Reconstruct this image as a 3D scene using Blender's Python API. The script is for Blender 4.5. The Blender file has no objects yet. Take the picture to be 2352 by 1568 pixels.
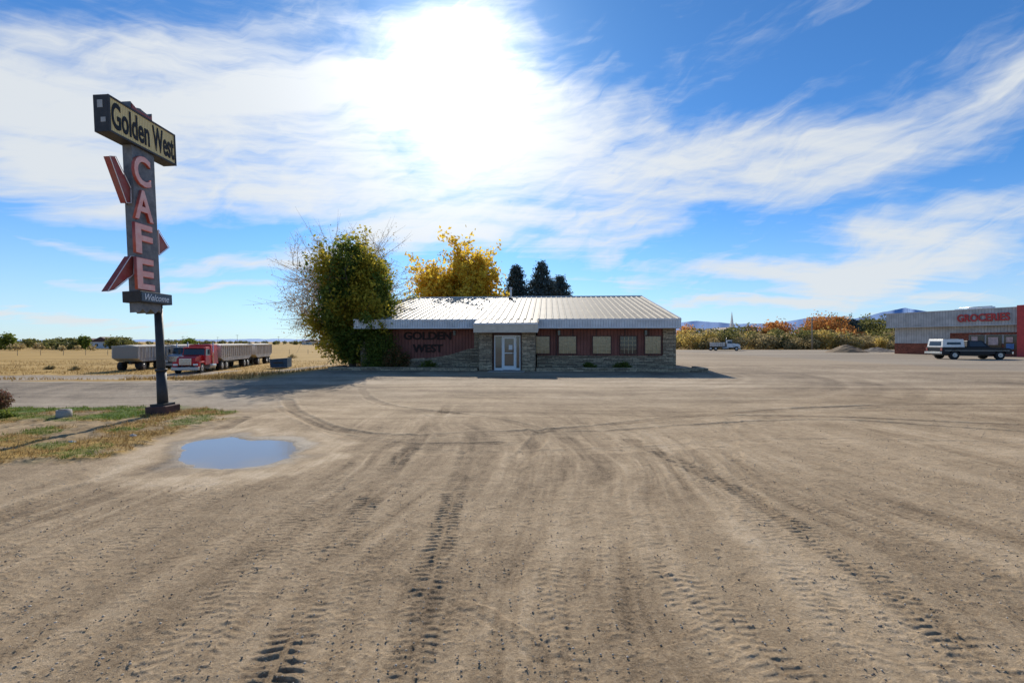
import bpy, math, random
import numpy as np
from mathutils import Vector, Matrix
random.seed(7); rng=np.random.default_rng(7)
F=1055.0; CX=1176.0; CY=784.0; H=1.7
sc=bpy.context.scene
sc.view_settings.view_transform='Standard'
try: sc.view_settings.look='None'
except Exception: pass
sc.view_settings.exposure=0
COL=sc.collection

# ---------------------------------------------------------------- helpers
def sm(a,b,t):
    t=np.clip((t-a)/(b-a),0,1); return t*t*(3-2*t)
TAB=rng.random((256,256))
def vnoise(x,y,s=0):
    x=x+s*17.3; y=y+s*9.7
    xi=np.floor(x).astype(int); yi=np.floor(y).astype(int)
    fx=x-xi; fy=y-yi; fx=fx*fx*(3-2*fx); fy=fy*fy*(3-2*fy)
    a=TAB[xi&255,yi&255]; b=TAB[(xi+1)&255,yi&255]; c=TAB[xi&255,(yi+1)&255]; d=TAB[(xi+1)&255,(yi+1)&255]
    return (a*(1-fx)+b*fx)*(1-fy)+(c*(1-fx)+d*fx)*fy
def fbm(x,y,o=4,s=0):
    r=0;a=.5;t=0
    for i in range(o):
        r=r+a*vnoise(x*2**i,y*2**i,s+i*3);t+=a;a*=.5
    return r/t
def terr(x,y):
    x=np.asarray(x,float); y=np.asarray(y,float)
    return -1.4*sm(18,38,y)*sm(-11,-19,x)
def hit(px,py):
    dx=(px-CX)/F; dz=-(py-CY)/F
    d=2.0
    while d<3000:
        if H+dz*d<=terr(dx*d,d): break
        d+=0.02+d*0.002
    return dx*d,d
def node(nt,t,**k):
    n=nt.nodes.new(t)
    for a,b in k.items(): setattr(n,a,b)
    return n
def newmat(name):
    m=bpy.data.materials.new(name); m.use_nodes=True
    nt=m.node_tree; b=nt.nodes['Principled BSDF']
    return m,nt,b
def M(name,col,rough=.6,var=.15,scale=4.0,bump=0.0,bscale=30,metal=0.0,col2=None,spec=None,stretch=None,detail=6):
    m,nt,b=newmat(name)
    tc=node(nt,'ShaderNodeTexCoord')
    mp=node(nt,'ShaderNodeMapping'); nt.links.new(tc.outputs['Object'],mp.inputs['Vector'])
    if stretch: mp.inputs['Scale'].default_value=stretch
    n=node(nt,'ShaderNodeTexNoise'); n.inputs['Scale'].default_value=scale; n.inputs['Detail'].default_value=detail
    n.inputs['Roughness'].default_value=.65
    nt.links.new(mp.outputs[0],n.inputs['Vector'])
    r=node(nt,'ShaderNodeValToRGB'); nt.links.new(n.outputs['Fac'],r.inputs[0])
    r.color_ramp.elements[0].position=.3; r.color_ramp.elements[1].position=.7
    lo=[c*(1-var) for c in col[:3]]+[1]; hi=([min(1,c*(1+var)) for c in col[:3]] if col2 is None else list(col2[:3]))+[1]
    r.color_ramp.elements[0].color=lo; r.color_ramp.elements[1].color=hi
    nt.links.new(r.outputs[0],b.inputs['Base Color'])
    b.inputs['Roughness'].default_value=rough; b.inputs['Metallic'].default_value=metal
    if spec is not None: b.inputs['Specular IOR Level'].default_value=spec
    if bump>0:
        n2=node(nt,'ShaderNodeTexNoise'); n2.inputs['Scale'].default_value=bscale; n2.inputs['Detail'].default_value=4
        nt.links.new(mp.outputs[0],n2.inputs['Vector'])
        bp=node(nt,'ShaderNodeBump'); bp.inputs['Strength'].default_value=bump; bp.inputs['Distance'].default_value=.02
        nt.links.new(n2.outputs['Fac'],bp.inputs['Height']); nt.links.new(bp.outputs[0],b.inputs['Normal'])
    return m
def leafmat(name,c1,c2,c3=None,trans=.35):
    m,nt,b=newmat(name)
    g=node(nt,'ShaderNodeNewGeometry')
    r=node(nt,'ShaderNodeValToRGB'); nt.links.new(g.outputs['Random Per Island'],r.inputs[0])
    r.color_ramp.elements[0].color=list(c1)+[1]; r.color_ramp.elements[1].color=list(c2)+[1]
    if c3: 
        e=r.color_ramp.elements.new(.5); e.color=list(c3)+[1]
    nt.links.new(r.outputs[0],b.inputs['Base Color']); b.inputs['Roughness'].default_value=.7
    b.inputs['Specular IOR Level'].default_value=.2
    t=node(nt,'ShaderNodeBsdfTranslucent'); nt.links.new(r.outputs[0],t.inputs['Color'])
    mx=node(nt,'ShaderNodeMixShader'); mx.inputs[0].default_value=trans
    nt.links.new(b.outputs[0],mx.inputs[1]); nt.links.new(t.outputs[0],mx.inputs[2])
    nt.links.new(mx.outputs[0],nt.nodes['Material Output'].inputs['Surface'])
    return m
def link(o,parent=None):
    COL.objects.link(o)
    if parent: o.parent=parent
    return o
def empty(name,loc=(0,0,0),rz=0.0,rot=None):
    e=bpy.data.objects.new(name,None); e.location=loc; e.rotation_euler=rot if rot else (0,0,rz); e.empty_display_size=.3
    COL.objects.link(e); return e
def mesh(name,v,f,mat,parent=None,bevel=0,smooth=False):
    me=bpy.data.meshes.new(name); me.from_pydata([tuple(map(float,p)) for p in v],[],f); 
    if mat: me.materials.append(mat)
    o=bpy.data.objects.new(name,me); link(o,parent)
    if smooth:
        for p in me.polygons: p.use_smooth=True
    if bevel>0:
        b=o.modifiers.new('b','BEVEL'); b.width=bevel; b.segments=2; b.limit_method='ANGLE'
    return o
def fixn(o):
    import bmesh
    bm=bmesh.new(); bm.from_mesh(o.data); bmesh.ops.recalc_face_normals(bm,faces=bm.faces); bm.to_mesh(o.data); bm.free(); return o
def box(name,x0,x1,y0,y1,z0,z1,mat,parent=None,bevel=0):
    v=[(x0,y0,z0),(x1,y0,z0),(x1,y1,z0),(x0,y1,z0),(x0,y0,z1),(x1,y0,z1),(x1,y1,z1),(x0,y1,z1)]
    f=[(0,3,2,1),(4,5,6,7),(0,1,5,4),(1,2,6,5),(2,3,7,6),(3,0,4,7)]
    return mesh(name,v,f,mat,parent,bevel)
def boxes(name,L,mat,parent=None,bevel=0):
    v=[];f=[]
    for (x0,x1,y0,y1,z0,z1) in L:
        b=len(v)
        v+=[(x0,y0,z0),(x1,y0,z0),(x1,y1,z0),(x0,y1,z0),(x0,y0,z1),(x1,y0,z1),(x1,y1,z1),(x0,y1,z1)]
        f+=[tuple(b+i for i in q) for q in [(0,3,2,1),(4,5,6,7),(0,1,5,4),(1,2,6,5),(2,3,7,6),(3,0,4,7)]]
    return mesh(name,v,f,mat,parent,bevel)
def prism(name,pts,a0,a1,mat,parent=None,axis='y',bevel=0):
    n=len(pts); v=[]
    for a in (a0,a1):
        for p in pts:
            v.append((p[0],a,p[1]) if axis=='y' else ((a,p[0],p[1]) if axis=='x' else (p[0],p[1],a)))
    f=[tuple(range(n)),tuple(range(2*n-1,n-1,-1))]+[(i,(i+1)%n,n+(i+1)%n,n+i) for i in range(n)]
    return fixn(mesh(name,v,f,mat,parent,bevel))
def frustum(name,xb0,xb1,yb,zb,xt0,xt1,yt,zt,mat,parent,bevel=.03):
    v=[(xb0,-yb,zb),(xb1,-yb,zb),(xb1,yb,zb),(xb0,yb,zb),(xt0,-yt,zt),(xt1,-yt,zt),(xt1,yt,zt),(xt0,yt,zt)]
    f=[(0,3,2,1),(4,5,6,7),(0,1,5,4),(1,2,6,5),(2,3,7,6),(3,0,4,7)]
    return mesh(name,v,f,mat,parent,bevel)
def cyl(name,p0,p1,r0,r1,mat,parent=None,n=20,smooth=True):
    p0=Vector(p0);p1=Vector(p1);d=(p1-p0).normalized()
    a=d.orthogonal().normalized(); b=d.cross(a)
    v=[];f=[]
    for p,r in ((p0,r0),(p1,r1)):
        for i in range(n):
            t=2*math.pi*i/n; v.append(p+a*(r*math.cos(t))+b*(r*math.sin(t)))
    for i in range(n): f.append((i,(i+1)%n,n+(i+1)%n,n+i))
    f.append(tuple(range(n-1,-1,-1))); f.append(tuple(range(n,2*n)))
    o=mesh(name,v,f,mat,parent)
    if smooth:
        for p in o.data.polygons:
            if len(p.vertices)==4:p.use_smooth=True
    return o
def text(name,s,mat,parent,origin,right,up,w,h,ext=.01,offset=0.0,shear=0.0):
    """letters fitted into w x h, lower left corner at origin"""
    cu=bpy.data.curves.new(name,'FONT'); cu.body=s; cu.size=1; cu.extrude=.01; cu.offset=offset; cu.shear=shear; cu.resolution_u=4
    t=bpy.data.objects.new(name+'_c',cu); COL.objects.link(t)
    dg=bpy.context.evaluated_depsgraph_get(); dg.update()
    me=bpy.data.meshes.new_from_object(t.evaluated_get(dg))
    bpy.data.objects.remove(t)
    co=np.array([v.co[:] for v in me.vertices]); mn=co.min(0); mx=co.max(0)
    right=np.array(Vector(right).normalized()); up=np.array(Vector(up).normalized()); nor=np.cross(right,up)
    q=(co-mn)/(mx-mn)
    P=np.array(origin)[None]+q[:,0:1]*w*right+q[:,1:2]*h*up+(q[:,2:3]-.0)*ext*nor
    me.vertices.foreach_set('co',P.astype(np.float32).ravel()); me.update()
    me.materials.clear(); me.materials.append(mat)
    o=bpy.data.objects.new(name,me); link(o,parent); return o
def npmesh(name,V,Fq,mat,parent=None,k=4):
    me=bpy.data.meshes.new(name)
    V=np.asarray(V,np.float32); Fq=np.asarray(Fq,np.int32)
    me.vertices.add(len(V)); me.vertices.foreach_set('co',V.ravel())
    me.loops.add(Fq.size); me.loops.foreach_set('vertex_index',Fq.ravel())
    me.polygons.add(len(Fq)); me.polygons.foreach_set('loop_start',np.arange(0,Fq.size,k,dtype=np.int32))
    try: me.polygons.foreach_set('loop_total',np.full(len(Fq),k,np.int32))
    except Exception: pass
    me.update(calc_edges=True); 
    if mat: me.materials.append(mat)
    o=bpy.data.objects.new(name,me); link(o,parent); return o
def leaves(name,P,size,mat,parent=None,aspect=.6,up=0.0):
    P=np.asarray(P); n=len(P)
    a=rng.normal(size=(n,3)); a[:,2]*=(1-up); a/=np.linalg.norm(a,axis=1)[:,None]+1e-9
    b=rng.normal(size=(n,3)); b-=a*(a*b).sum(1)[:,None]; b/=np.linalg.norm(b,axis=1)[:,None]+1e-9
    s=size*(.6+.8*rng.random(n))[:,None]
    V=np.stack([P-a*s,P-b*s*aspect+a*s*.1,P+a*s,P+b*s*aspect+a*s*.1],1).reshape(-1,3)
    return npmesh(name,V,np.arange(4*n).reshape(n,4),mat,parent)
def tubes(name,S,mat,parent=None,n=5):
    V=[];Fc=[]
    for (p0,p1,r0,r1) in S:
        p0=np.array(p0);p1=np.array(p1);d=p1-p0;L=np.linalg.norm(d)
        if L<1e-5: continue
        d/=L; a=np.cross(d,[0,0,1.0]) if abs(d[2])<.95 else np.cross(d,[1.0,0,0]); a/=np.linalg.norm(a); b=np.cross(d,a)
        base=len(V)
        for p,r in((p0,r0),(p1,r1)):
            for i in range(n):
                t=2*math.pi*i/n; V.append(p+a*r*math.cos(t)+b*r*math.sin(t))
        for i in range(n): Fc.append((base+i,base+(i+1)%n,base+n+(i+1)%n,base+n+i))
    return npmesh(name,V,Fc,mat,parent)

# ---------------------------------------------------------------- camera
cam=bpy.data.cameras.new('camera'); co=bpy.data.objects.new('camera',cam); COL.objects.link(co)
cam.sensor_width=36; cam.lens=F/2352*36; cam.clip_end=30000; cam.clip_start=.05
co.location=(0,0,H); co.rotation_euler=(math.radians(90),0,0); sc.camera=co

# ---------------------------------------------------------------- sun & world
EL=math.radians(30.0); AZ=math.radians(-7.35)
sd=Vector((math.sin(AZ)*math.cos(EL),math.cos(AZ)*math.cos(EL),math.sin(EL)))
sun=bpy.data.lights.new('sun','SUN'); sun.energy=5.0; sun.angle=math.radians(.5); sun.color=(1,.93,.82)
so=bpy.data.objects.new('sun',sun); COL.objects.link(so); so.rotation_euler=sd.to_track_quat('Z','Y').to_euler(); so.location=(0,0,30)
w=bpy.data.worlds.new('World'); sc.world=w; w.use_nodes=True; nt=w.node_tree; nt.nodes.clear(); L=nt.links
def mth(op,a,b=None,c=None,clamp=False):
    n=node(nt,'ShaderNodeMath',operation=op); n.use_clamp=clamp
    for i,x in enumerate((a,b,c)):
        if x is None: continue
        if isinstance(x,(int,float)): n.inputs[i].default_value=x
        else: L.new(x,n.inputs[i])
    return n.outputs[0]
sky=node(nt,'ShaderNodeTexSky',sky_type='NISHITA'); sky.sun_disc=False; sky.sun_elevation=EL; sky.sun_rotation=AZ
sky.air_density=1.0; sky.dust_density=.6; sky.ozone_density=2.0; sky.altitude=1400
tc=node(nt,'ShaderNodeTexCoord'); sep=node(nt,'ShaderNodeSeparateXYZ'); L.new(tc.outputs['Generated'],sep.inputs[0])
X,Y,Z=sep.outputs
az=mth('ARCTAN2',X,Y); el=mth('ARCSINE',Z)
pc=node(nt,'ShaderNodeCombineXYZ'); L.new(az,pc.inputs[0]); L.new(el,pc.inputs[1])
zz=mth('ADD',mth('MAXIMUM',Z,0.0),.10)
q=node(nt,'ShaderNodeCombineXYZ'); L.new(mth('DIVIDE',X,zz),q.inputs[0]); L.new(mth('DIVIDE',Y,zz),q.inputs[1])
def wn(vec,scale,det,rough,sx=1,sy=1,rot=0,dist=0,loc=(0,0,0)):
    m0=node(nt,'ShaderNodeMapping'); L.new(vec,m0.inputs[0]); m0.inputs['Rotation'].default_value=(0,0,rot)
    mp=node(nt,'ShaderNodeMapping'); L.new(m0.outputs[0],mp.inputs[0]); mp.inputs['Scale'].default_value=(sx,sy,1); mp.inputs['Location'].default_value=loc
    n=node(nt,'ShaderNodeTexNoise'); L.new(mp.outputs[0],n.inputs['Vector']); n.inputs['Scale'].default_value=scale; n.inputs['Detail'].default_value=det
    n.inputs['Roughness'].default_value=rough; n.inputs['Distortion'].default_value=dist
    return n
nw=wn(pc.outputs[0],4.0,4,.55)
wv=node(nt,'ShaderNodeVectorMath',operation='SUBTRACT'); L.new(nw.outputs['Color'],wv.inputs[0]); wv.inputs[1].default_value=(.5,.5,.5)
ws=node(nt,'ShaderNodeVectorMath',operation='MULTIPLY'); L.new(wv.outputs[0],ws.inputs[0]); ws.inputs[1].default_value=(.24,.12,0)
wp=node(nt,'ShaderNodeVectorMath',operation='ADD'); L.new(pc.outputs[0],wp.inputs[0]); L.new(ws.outputs[0],wp.inputs[1])
blobs=[(600,270,620,215,0,1.25),(1000,290,540,290,0,1.5),(120,330,420,180,-4,.85),(1450,380,640,170,-6,.85),(2100,340,560,110,10,.6),
 (2130,510,440,56,-3,1.05),(1850,615,680,50,0,1.0),(620,600,320,34,7,.95),(960,540,360,55,9,.85),(1150,470,800,80,2,.9),(1400,548,240,60,3,1.0),
 (520,655,360,20,0,.9),(150,545,320,26,0,.6),(300,470,420,40,6,.4),(1800,330,520,110,6,.45),(2300,230,240,50,20,.4),(1560,130,60,60,70,.3),(1700,690,700,26,0,.65),(150,720,500,30,0,.6)]
def pxang(px,py):
    dx=(px-CX)/F; dz=(CY-py)/F; return math.atan(dx), math.atan(dz/math.hypot(1,dx))
acc=None
for (px,py,rx,ry,rd,g) in blobs:
    a,e=pxang(px,py); a1,_=pxang(px+rx*.5,py); a0,_=pxang(px-rx*.5,py); _,e1=pxang(px,py-ry*.5); _,e0=pxang(px,py+ry*.5)
    mp=node(nt,'ShaderNodeMapping',vector_type='TEXTURE'); L.new(wp.outputs[0],mp.inputs[0])
    mp.inputs['Location'].default_value=(a,e,0); mp.inputs['Rotation'].default_value=(0,0,math.radians(rd)); mp.inputs['Scale'].default_value=(abs(a1-a0)*1.1,abs(e1-e0)*1.1,1)
    gr=node(nt,'ShaderNodeTexGradient',gradient_type='SPHERICAL'); L.new(mp.outputs[0],gr.inputs[0])
    o=mth('MULTIPLY',gr.outputs['Fac'],g)
    acc=o if acc is None else mth('ADD',acc,o)
mask=mth('MINIMUM',acc,.78)
n1=wn(wp.outputs[0],1.0,8,.56,2.4,7.5,-.20,.5)
n2=wn(wp.outputs[0],1.0,9,.60,6.0,26.0,-.32,1.0,(3,1,0))
n3=wn(q.outputs[0],1.0,9,.60,.55,2.0,-.12,.6,(1,5,0))
n4=wn(pc.outputs[0],1.0,8,.60,3.0,34.0,-.06,.9,(7,2,0))
hz=mth('MULTIPLY',mth('SUBTRACT',.20,el),3.5,clamp=True)
d=mth('ADD',mask,mth('MULTIPLY',mth('SUBTRACT',n1.outputs[0],.5),1.9))
d=mth('ADD',d,mth('MULTIPLY',mth('SUBTRACT',n2.outputs[0],.5),.85))
d=mth('ADD',d,mth('MULTIPLY',mth('SUBTRACT',n4.outputs[0],.5),.65))
d=mth('ADD',d,mth('MULTIPLY',mth('SUBTRACT',n3.outputs[0],.5),1.5))
d=mth('ADD',d,mth('MULTIPLY',hz,.45))
mr=node(nt,'ShaderNodeMapRange',interpolation_type='SMOOTHSTEP'); L.new(d,mr.inputs[0]); mr.inputs[1].default_value=-.02; mr.inputs[2].default_value=1.04
dens=mth('MULTIPLY',mr.outputs[0],.95)
hh=mth('POWER',mth('SUBTRACT',1.0,mth('MULTIPLY',mth('MAXIMUM',el,0.0),3.4),clamp=True),2.0)
dens=mth('MAXIMUM',dens,mth('MULTIPLY',hh,.70))
dt=node(nt,'ShaderNodeVectorMath',operation='DOT_PRODUCT'); L.new(tc.outputs['Generated'],dt.inputs[0]); dt.inputs[1].default_value=sd
ct=mth('MAXIMUM',dt.outputs['Value'],0.0)
g1=mth('MULTIPLY',mth('POWER',ct,20),.34); g2=mth('MULTIPLY',mth('POWER',ct,110),.80); g3=mth('MULTIPLY',mth('POWER',ct,700),5.0)
gl=mth('ADD',mth('ADD',g1,g2),g3)
tint=node(nt,'ShaderNodeMix',data_type='RGBA',blend_type='MULTIPLY'); tint.inputs[0].default_value=1; L.new(sky.outputs[0],tint.inputs[6]); tint.inputs[7].default_value=(.048,.096,.140,1)
cl=node(nt,'ShaderNodeCombineColor')
L.new(mth('ADD',gl,.76),cl.inputs[0]); L.new(mth('ADD',gl,.80),cl.inputs[1]); L.new(mth('ADD',gl,.83),cl.inputs[2])
gc=node(nt,'ShaderNodeCombineColor'); ga=mth('ADD',mth('MULTIPLY',g2,.6),g3)
for i in range(3): L.new(ga,gc.inputs[i])
ad=node(nt,'ShaderNodeMix',data_type='RGBA',blend_type='ADD'); ad.inputs[0].default_value=1; L.new(tint.outputs[2],ad.inputs[6]); L.new(gc.outputs[0],ad.inputs[7])
mx=node(nt,'ShaderNodeMix',data_type='RGBA'); L.new(dens,mx.inputs[0]); L.new(ad.outputs[2],mx.inputs[6]); L.new(cl.outputs[0],mx.inputs[7])
bg=node(nt,'ShaderNodeBackground'); L.new(mx.outputs[2],bg.inputs[0]); bg.inputs[1].default_value=1.0
wo=node(nt,'ShaderNodeOutputWorld'); L.new(bg.outputs[0],wo.inputs[0])

# ---------------------------------------------------------------- ground
d1=np.exp(np.linspace(math.log(.6),math.log(2.0),60))[:-1]
d2=np.exp(np.linspace(math.log(2.0),math.log(14),760))[:-1]
d3=np.exp(np.linspace(math.log(14),math.log(9000),330))
D=np.concatenate([d1,d2,d3])
U=np.concatenate([np.linspace(-6,-1.3,50)[:-1],np.linspace(-1.3,1.3,1050),np.linspace(1.3,6,50)[1:]])
gy=np.repeat(D[:,None],len(U),1); gx=U[None]*gy
def catmull(P,n=14):
    P=[P[0]]+list(P)+[P[-1]]; out=[]
    for i in range(1,len(P)-2):
        p0,p1,p2,p3=[np.array(P[j],float) for j in (i-1,i,i+1,i+2)]
        for k in range(n):
            t=k/n; out.append(.5*((2*p1)+(-p0+p2)*t+(2*p0-5*p1+4*p2-p3)*t*t+(-p0+3*p1-3*p2+p3)*t**3))
    out.append(np.array(P[-2],float)); return np.array(out)
near=(gy<34)&(np.abs(gx)<24)
nx=gx[near]; ny=gy[near]
hgt=np.zeros(nx.shape); tone=np.zeros(nx.shape)
hgt+=(fbm(nx*.5,ny*.35,3,1)-.5)*.05
wx=nx+ (fbm(nx*.3,ny*.22,3,5)-.5)*1.5
st=fbm(wx*2.6,ny*.20,4,2)-.5; st2=fbm(wx*8,ny*.7,4,8)-.5; st3=fbm(wx*24,ny*1.8,2,14)-.5
fadeb=1-sm(8,13,ny)*.85; patch=.35+.9*sm(.35,.65,fbm(nx*.5,ny*.35,3,71))
hgt+=(st*.014+st2*.012*patch+st3*.005*patch)*fadeb
tone+=(st*1.1+st2*1.05*patch+st3*.7*patch)*fadeb+(fbm(nx*.35,ny*.3,4,11)-.5)*1.0+(fbm(nx*1.6,ny*1.3,4,73)-.5)*.9
cv=np.hypot(nx-1.0,(ny-26.0)*1.0)
hs=fbm(nx*.10,(ny+ .02*nx*nx*np.exp(-np.abs(nx)/8))*2.3,4,75)-.5
tone+=hs*1.5*sm(8,10.5,ny)+ (fbm(cv*2.2,nx*.06,3,76)-.5)*.8*sm(8.5,11,ny)
hgt+=(fbm(nx*9,ny*9,3,4)-.5)*.011
clod=fbm(nx*24,ny*24,3,7); hgt+=np.clip(clod-.60,0,1)*.026
tracks=[ # polyline px, width, tread amp, ruts amp, tone
 ([(560,1640),(650,1500),(740,1330),(860,1130),(960,1010),(1030,930)],.30,.016,.009,-.45),
 ([(640,1720),(760,1500),(830,1330),(920,1130),(1000,1010),(1060,930)],.20,.006,.006,-.15),
 ([(930,1640),(955,1480),(1010,1250),(1060,1080),(1090,960)],.26,.011,.007,-.32),
 ([(1010,1640),(1050,1400),(1085,1200),(1110,1050)],.16,.005,.005,.1),
 ([(1330,1640),(1290,1450),(1230,1200),(1180,1020)],.24,.005,.006,.15),
 ([(1900,1640),(1640,1400),(1420,1180),(1290,1040),(1240,985)],.26,.006,.006,.25),
 ([(2420,1640),(2090,1390),(1920,1270),(1700,1130),(1450,1010)],.28,.011,.007,-.22),
 ([(2300,1640),(2010,1390),(1850,1270),(1640,1130),(1400,1010)],.20,.004,.005,.15),
 ([(2500,1420),(2250,1290),(2000,1180),(1700,1060)],.26,.008,.007,-.18),
 ([(2500,1180),(2100,1090),(1700,1000)],.28,.005,.007,.1),
 ([(300,1640),(480,1400),(700,1180),(850,1050),(960,960)],.30,.005,.009,.15),
 ([(0,1420),(250,1270),(560,1120),(800,1010)],.28,.006,.012,-.2),
 ([(-100,1220),(120,1140),(330,1075),(480,1000),(560,960)],.3,.004,.014,-.42),
 ([(1340,1640),(1230,1480),(1120,1405),(1060,1385)],.10,.005,-.006,-.40),
 ([(960,1350),(905,1305),(860,1275)],.08,.004,-.005,-.35),
 ([(660,918),(680,945),(760,982),(900,1000),(1050,998),(1300,985),(1600,955),(1900,935),(2300,925)],.30,.004,.018,-.70),
 ([(640,935),(700,965),(800,1003),(950,1020),(1150,1018)],.22,.004,.010,-.35),
 ([(830,893),(850,915),(920,935),(1050,950),(1200,975),(1240,1000),(1180,1070)],.28,.003,.015,-.55),
 ([(1090,905),(1250,935),(1450,955),(1800,955),(2352,975)],.26,.003,.014,-.6),
 ([(1230,992),(1400,990),(1600,975),(1900,965),(2352,990)],.22,.003,.014,-.55),
 ([(1300,900),(1500,930),(1900,938),(2352,935)],.3,.002,.008,.4),
 ([(900,905),(1200,912),(1700,915),(2352,905)],.35,.002,.008,.35),
 ([(700,1000),(1000,1040),(1400,1035),(1800,1010),(2352,1020)],.3,.003,.006,.25),
 ([(620,905),(900,890),(1200,889),(1600,893),(2100,880)],.35,.002,.006,-.3),
 ([(0,905),(300,900),(600,885),(800,872)],.5,.002,.004,-.3),
]
def topx(x,y): return (CX+x/y*F, CY+H/y*F)
for i in range(20):
    x0=random.uniform(-5,5.5); dv=random.uniform(-.22,.22); cu_=random.uniform(-.03,.03)
    Pp=[topx(x0+dv*(y_-2)+cu_*(y_-2)**2,y_) for y_ in (1.7,2.6,4.0,5.8,8.0,10.5)]
    tracks.append((Pp,random.choice([.18,.24,.28]),random.uniform(.003,.006),random.uniform(.003,.006),random.uniform(-.18,.25)))
for (P,wd,ta,ra,tn) in tracks:
    W=catmull([ (lambda q:( (q[0]-CX)/F*(F*H/(q[1]-CY)), F*H/(q[1]-CY)))(p) for p in P])
    best=np.full(nx.shape,9.0); bs=np.zeros(nx.shape); bt=np.zeros(nx.shape); s0=0
    for i in range(len(W)-1):
        a=W[i];b=W[i+1];ab=b-a;Ls=np.hypot(*ab)
        if Ls<1e-6: continue
        sel=np.where((nx>min(a[0],b[0])-.6)&(nx<max(a[0],b[0])+.6)&(ny>min(a[1],b[1])-.6)&(ny<max(a[1],b[1])+.6))[0]
        dx=nx[sel]-a[0];dy=ny[sel]-a[1]
        t=np.clip((dx*ab[0]+dy*ab[1])/Ls**2,0,1); ex=dx-t*ab[0];ey=dy-t*ab[1]; ds=np.hypot(ex,ey)
        side=(dx*ab[1]-dy*ab[0])/Ls
        m=ds<best[sel]; k=sel[m]; best[k]=ds[m]; bs[k]=s0+t[m]*Ls; bt[k]=side[m]; 
        s0+=Ls
    hw=wd/2; on=best<.8
    bx_=nx[on]; by_o=ny[on]; B_=best[on]; S_=bs[on]; T_=bt[on]
    B_=B_+(fbm(bx_*7,by_o*7,2,19)-.5)*.07
    band=1-sm(hw*.65,hw*1.3,B_)
    edge=np.exp(-((B_-hw*1.3)/(hw*.40))**2)
    wear=np.clip(fbm(bx_*1.3+tn*9,by_o*.9,3,13)*3.6-1.35+(.25 if ta>.010 else 0),0,1)
    erode=np.clip(fbm(bx_*11,by_o*11,3,83)*3-.75,0,1)
    tread=sm(-.6,.6,np.sin(2*math.pi*((S_+(fbm(bx_*6,by_o*6,2,85)-.5)*.03)/.068)+np.abs(T_)/hw*2.4+ (T_>0)*math.pi))*erode
    mid=(np.abs(T_)>hw*.12)
    brk_=np.clip(fbm(bx_*.5,by_o*.5,2,29)*2.5-.5,.3,1)
    hgt[on]+=(-ra*band+edge*ra*.6)*brk_+band*tread*mid*ta*wear
    tone[on]+=(band*tn*(.5+.5*wear)+edge*abs(tn)*.4)*brk_-band*(1-tread*mid)*wear*.16*(ta>.006)
PP=[(402,1035),(425,1018),(480,1005),(540,1000),(562,1008),(620,1008),(668,1016),(684,1028),(655,1050),(600,1066),(520,1075),(440,1072),(405,1060)]
PW=catmull([((p[0]-CX)/F*(F*H/(p[1]-CY)),F*H/(p[1]-CY)) for p in PP+[PP[0]]],8)[:-1]
def sdpoly(x,y,W):
    n=len(W); dmin=np.full(x.shape,1e9); ins=np.zeros(x.shape,bool)
    for i in range(n):
        a=W[i];b=W[(i+1)%n];ab=b-a; t=np.clip(((x-a[0])*ab[0]+(y-a[1])*ab[1])/(ab@ab+1e-12),0,1)
        dmin=np.minimum(dmin,np.hypot(x-a[0]-t*ab[0],y-a[1]-t*ab[1]))
        c=((a[1]>y)!=(b[1]>y))&(x<(b[0]-a[0])*(y-a[1])/(b[1]-a[1]+1e-12)+a[0]); ins^=c
    return np.where(ins,-dmin,dmin)
sp=np.full(nx.shape,9.0); sel=(ny>4.5)&(ny<11)&(nx>-9)&(nx<0)
sp[sel]=sdpoly(nx[sel],ny[sel],PW)+(fbm(nx[sel]*2.2,ny[sel]*2.2,3,33)-.5)*.30+(fbm(nx[sel]*8,ny[sel]*8,2,34)-.5)*.10
fl=1-sm(.0,1.0,sp); hgt=hgt*(1-fl*.93)-.035*(1-sm(-.25,.12,sp))-.006*fl
wetn=sp+(fbm(nx*3,ny*3,3,31)-.5)*.5
wet=(1-sm(.05,.42,wetn))*1.0
pale=np.exp(-((wetn-.55)/.28)**2)*(nx>-6.2)
tone+=pale*1.0
VG=[(-400,938),(0,938),(200,940),(350,936),(470,938),(535,948),(490,972),(410,990),(320,1010),(260,1045),(150,1062),(0,1068),(-400,1085)]
VW=np.array([((p[0]-CX)/F*(F*H/(p[1]-CY)),F*H/(p[1]-CY)) for p in VG])
sv=np.full(nx.shape,9.0); sel=(ny>4.0)&(ny<14)&(nx<-4)
sv[sel]=sdpoly(nx[sel],ny[sel],VW)
svn=sv+(fbm(nx*2.2,ny*2.2,4,41)-.5)*1.1
verge=1-sm(-.1,.3,svn)
hgt+=verge*(.03+(fbm(nx*6,ny*6,3,44)-.5)*.06)
greenb=verge*sm(9.6,10.2,ny)*(1-sm(-8.6,-7.8,nx))*sm(.35,.6,fbm(nx*1.3,ny*2,3,46)+.1)
greenb=np.maximum(greenb,verge*sm(.60,.72,fbm(nx*1.5,ny*1.5,4,47))*.6)
gz=terr(gx,gy); gz[near]+=hgt*(1-sm(26,32,ny))
A={k:np.zeros(gx.shape) for k in('tone','field','green','grey','wet')}
A['tone']+= (fbm(gx*.12,gy*.12,4,21)-.5)*.8*(gy>14)+(fbm(gx*.06,gy*.9,4,23)-.5)*1.3*(gy>11)
A['tone'][near]+=tone
A['green'][near]=greenb; A['wet'][near]=wet
bl=[hit(*p) for p in [(-500,892),(0,876),(300,862),(560,850),(700,843),(780,836)]]
bx=[p[0] for p in bl]; by=[p[1] for p in bl]; o_=np.argsort(bx)
bx=np.array(bx)[o_];by=np.array(by)[o_]
byi=np.interp(gx,bx,by)+(fbm(gx*.4,gy*.4,3,51)-.5)*2.5
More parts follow.
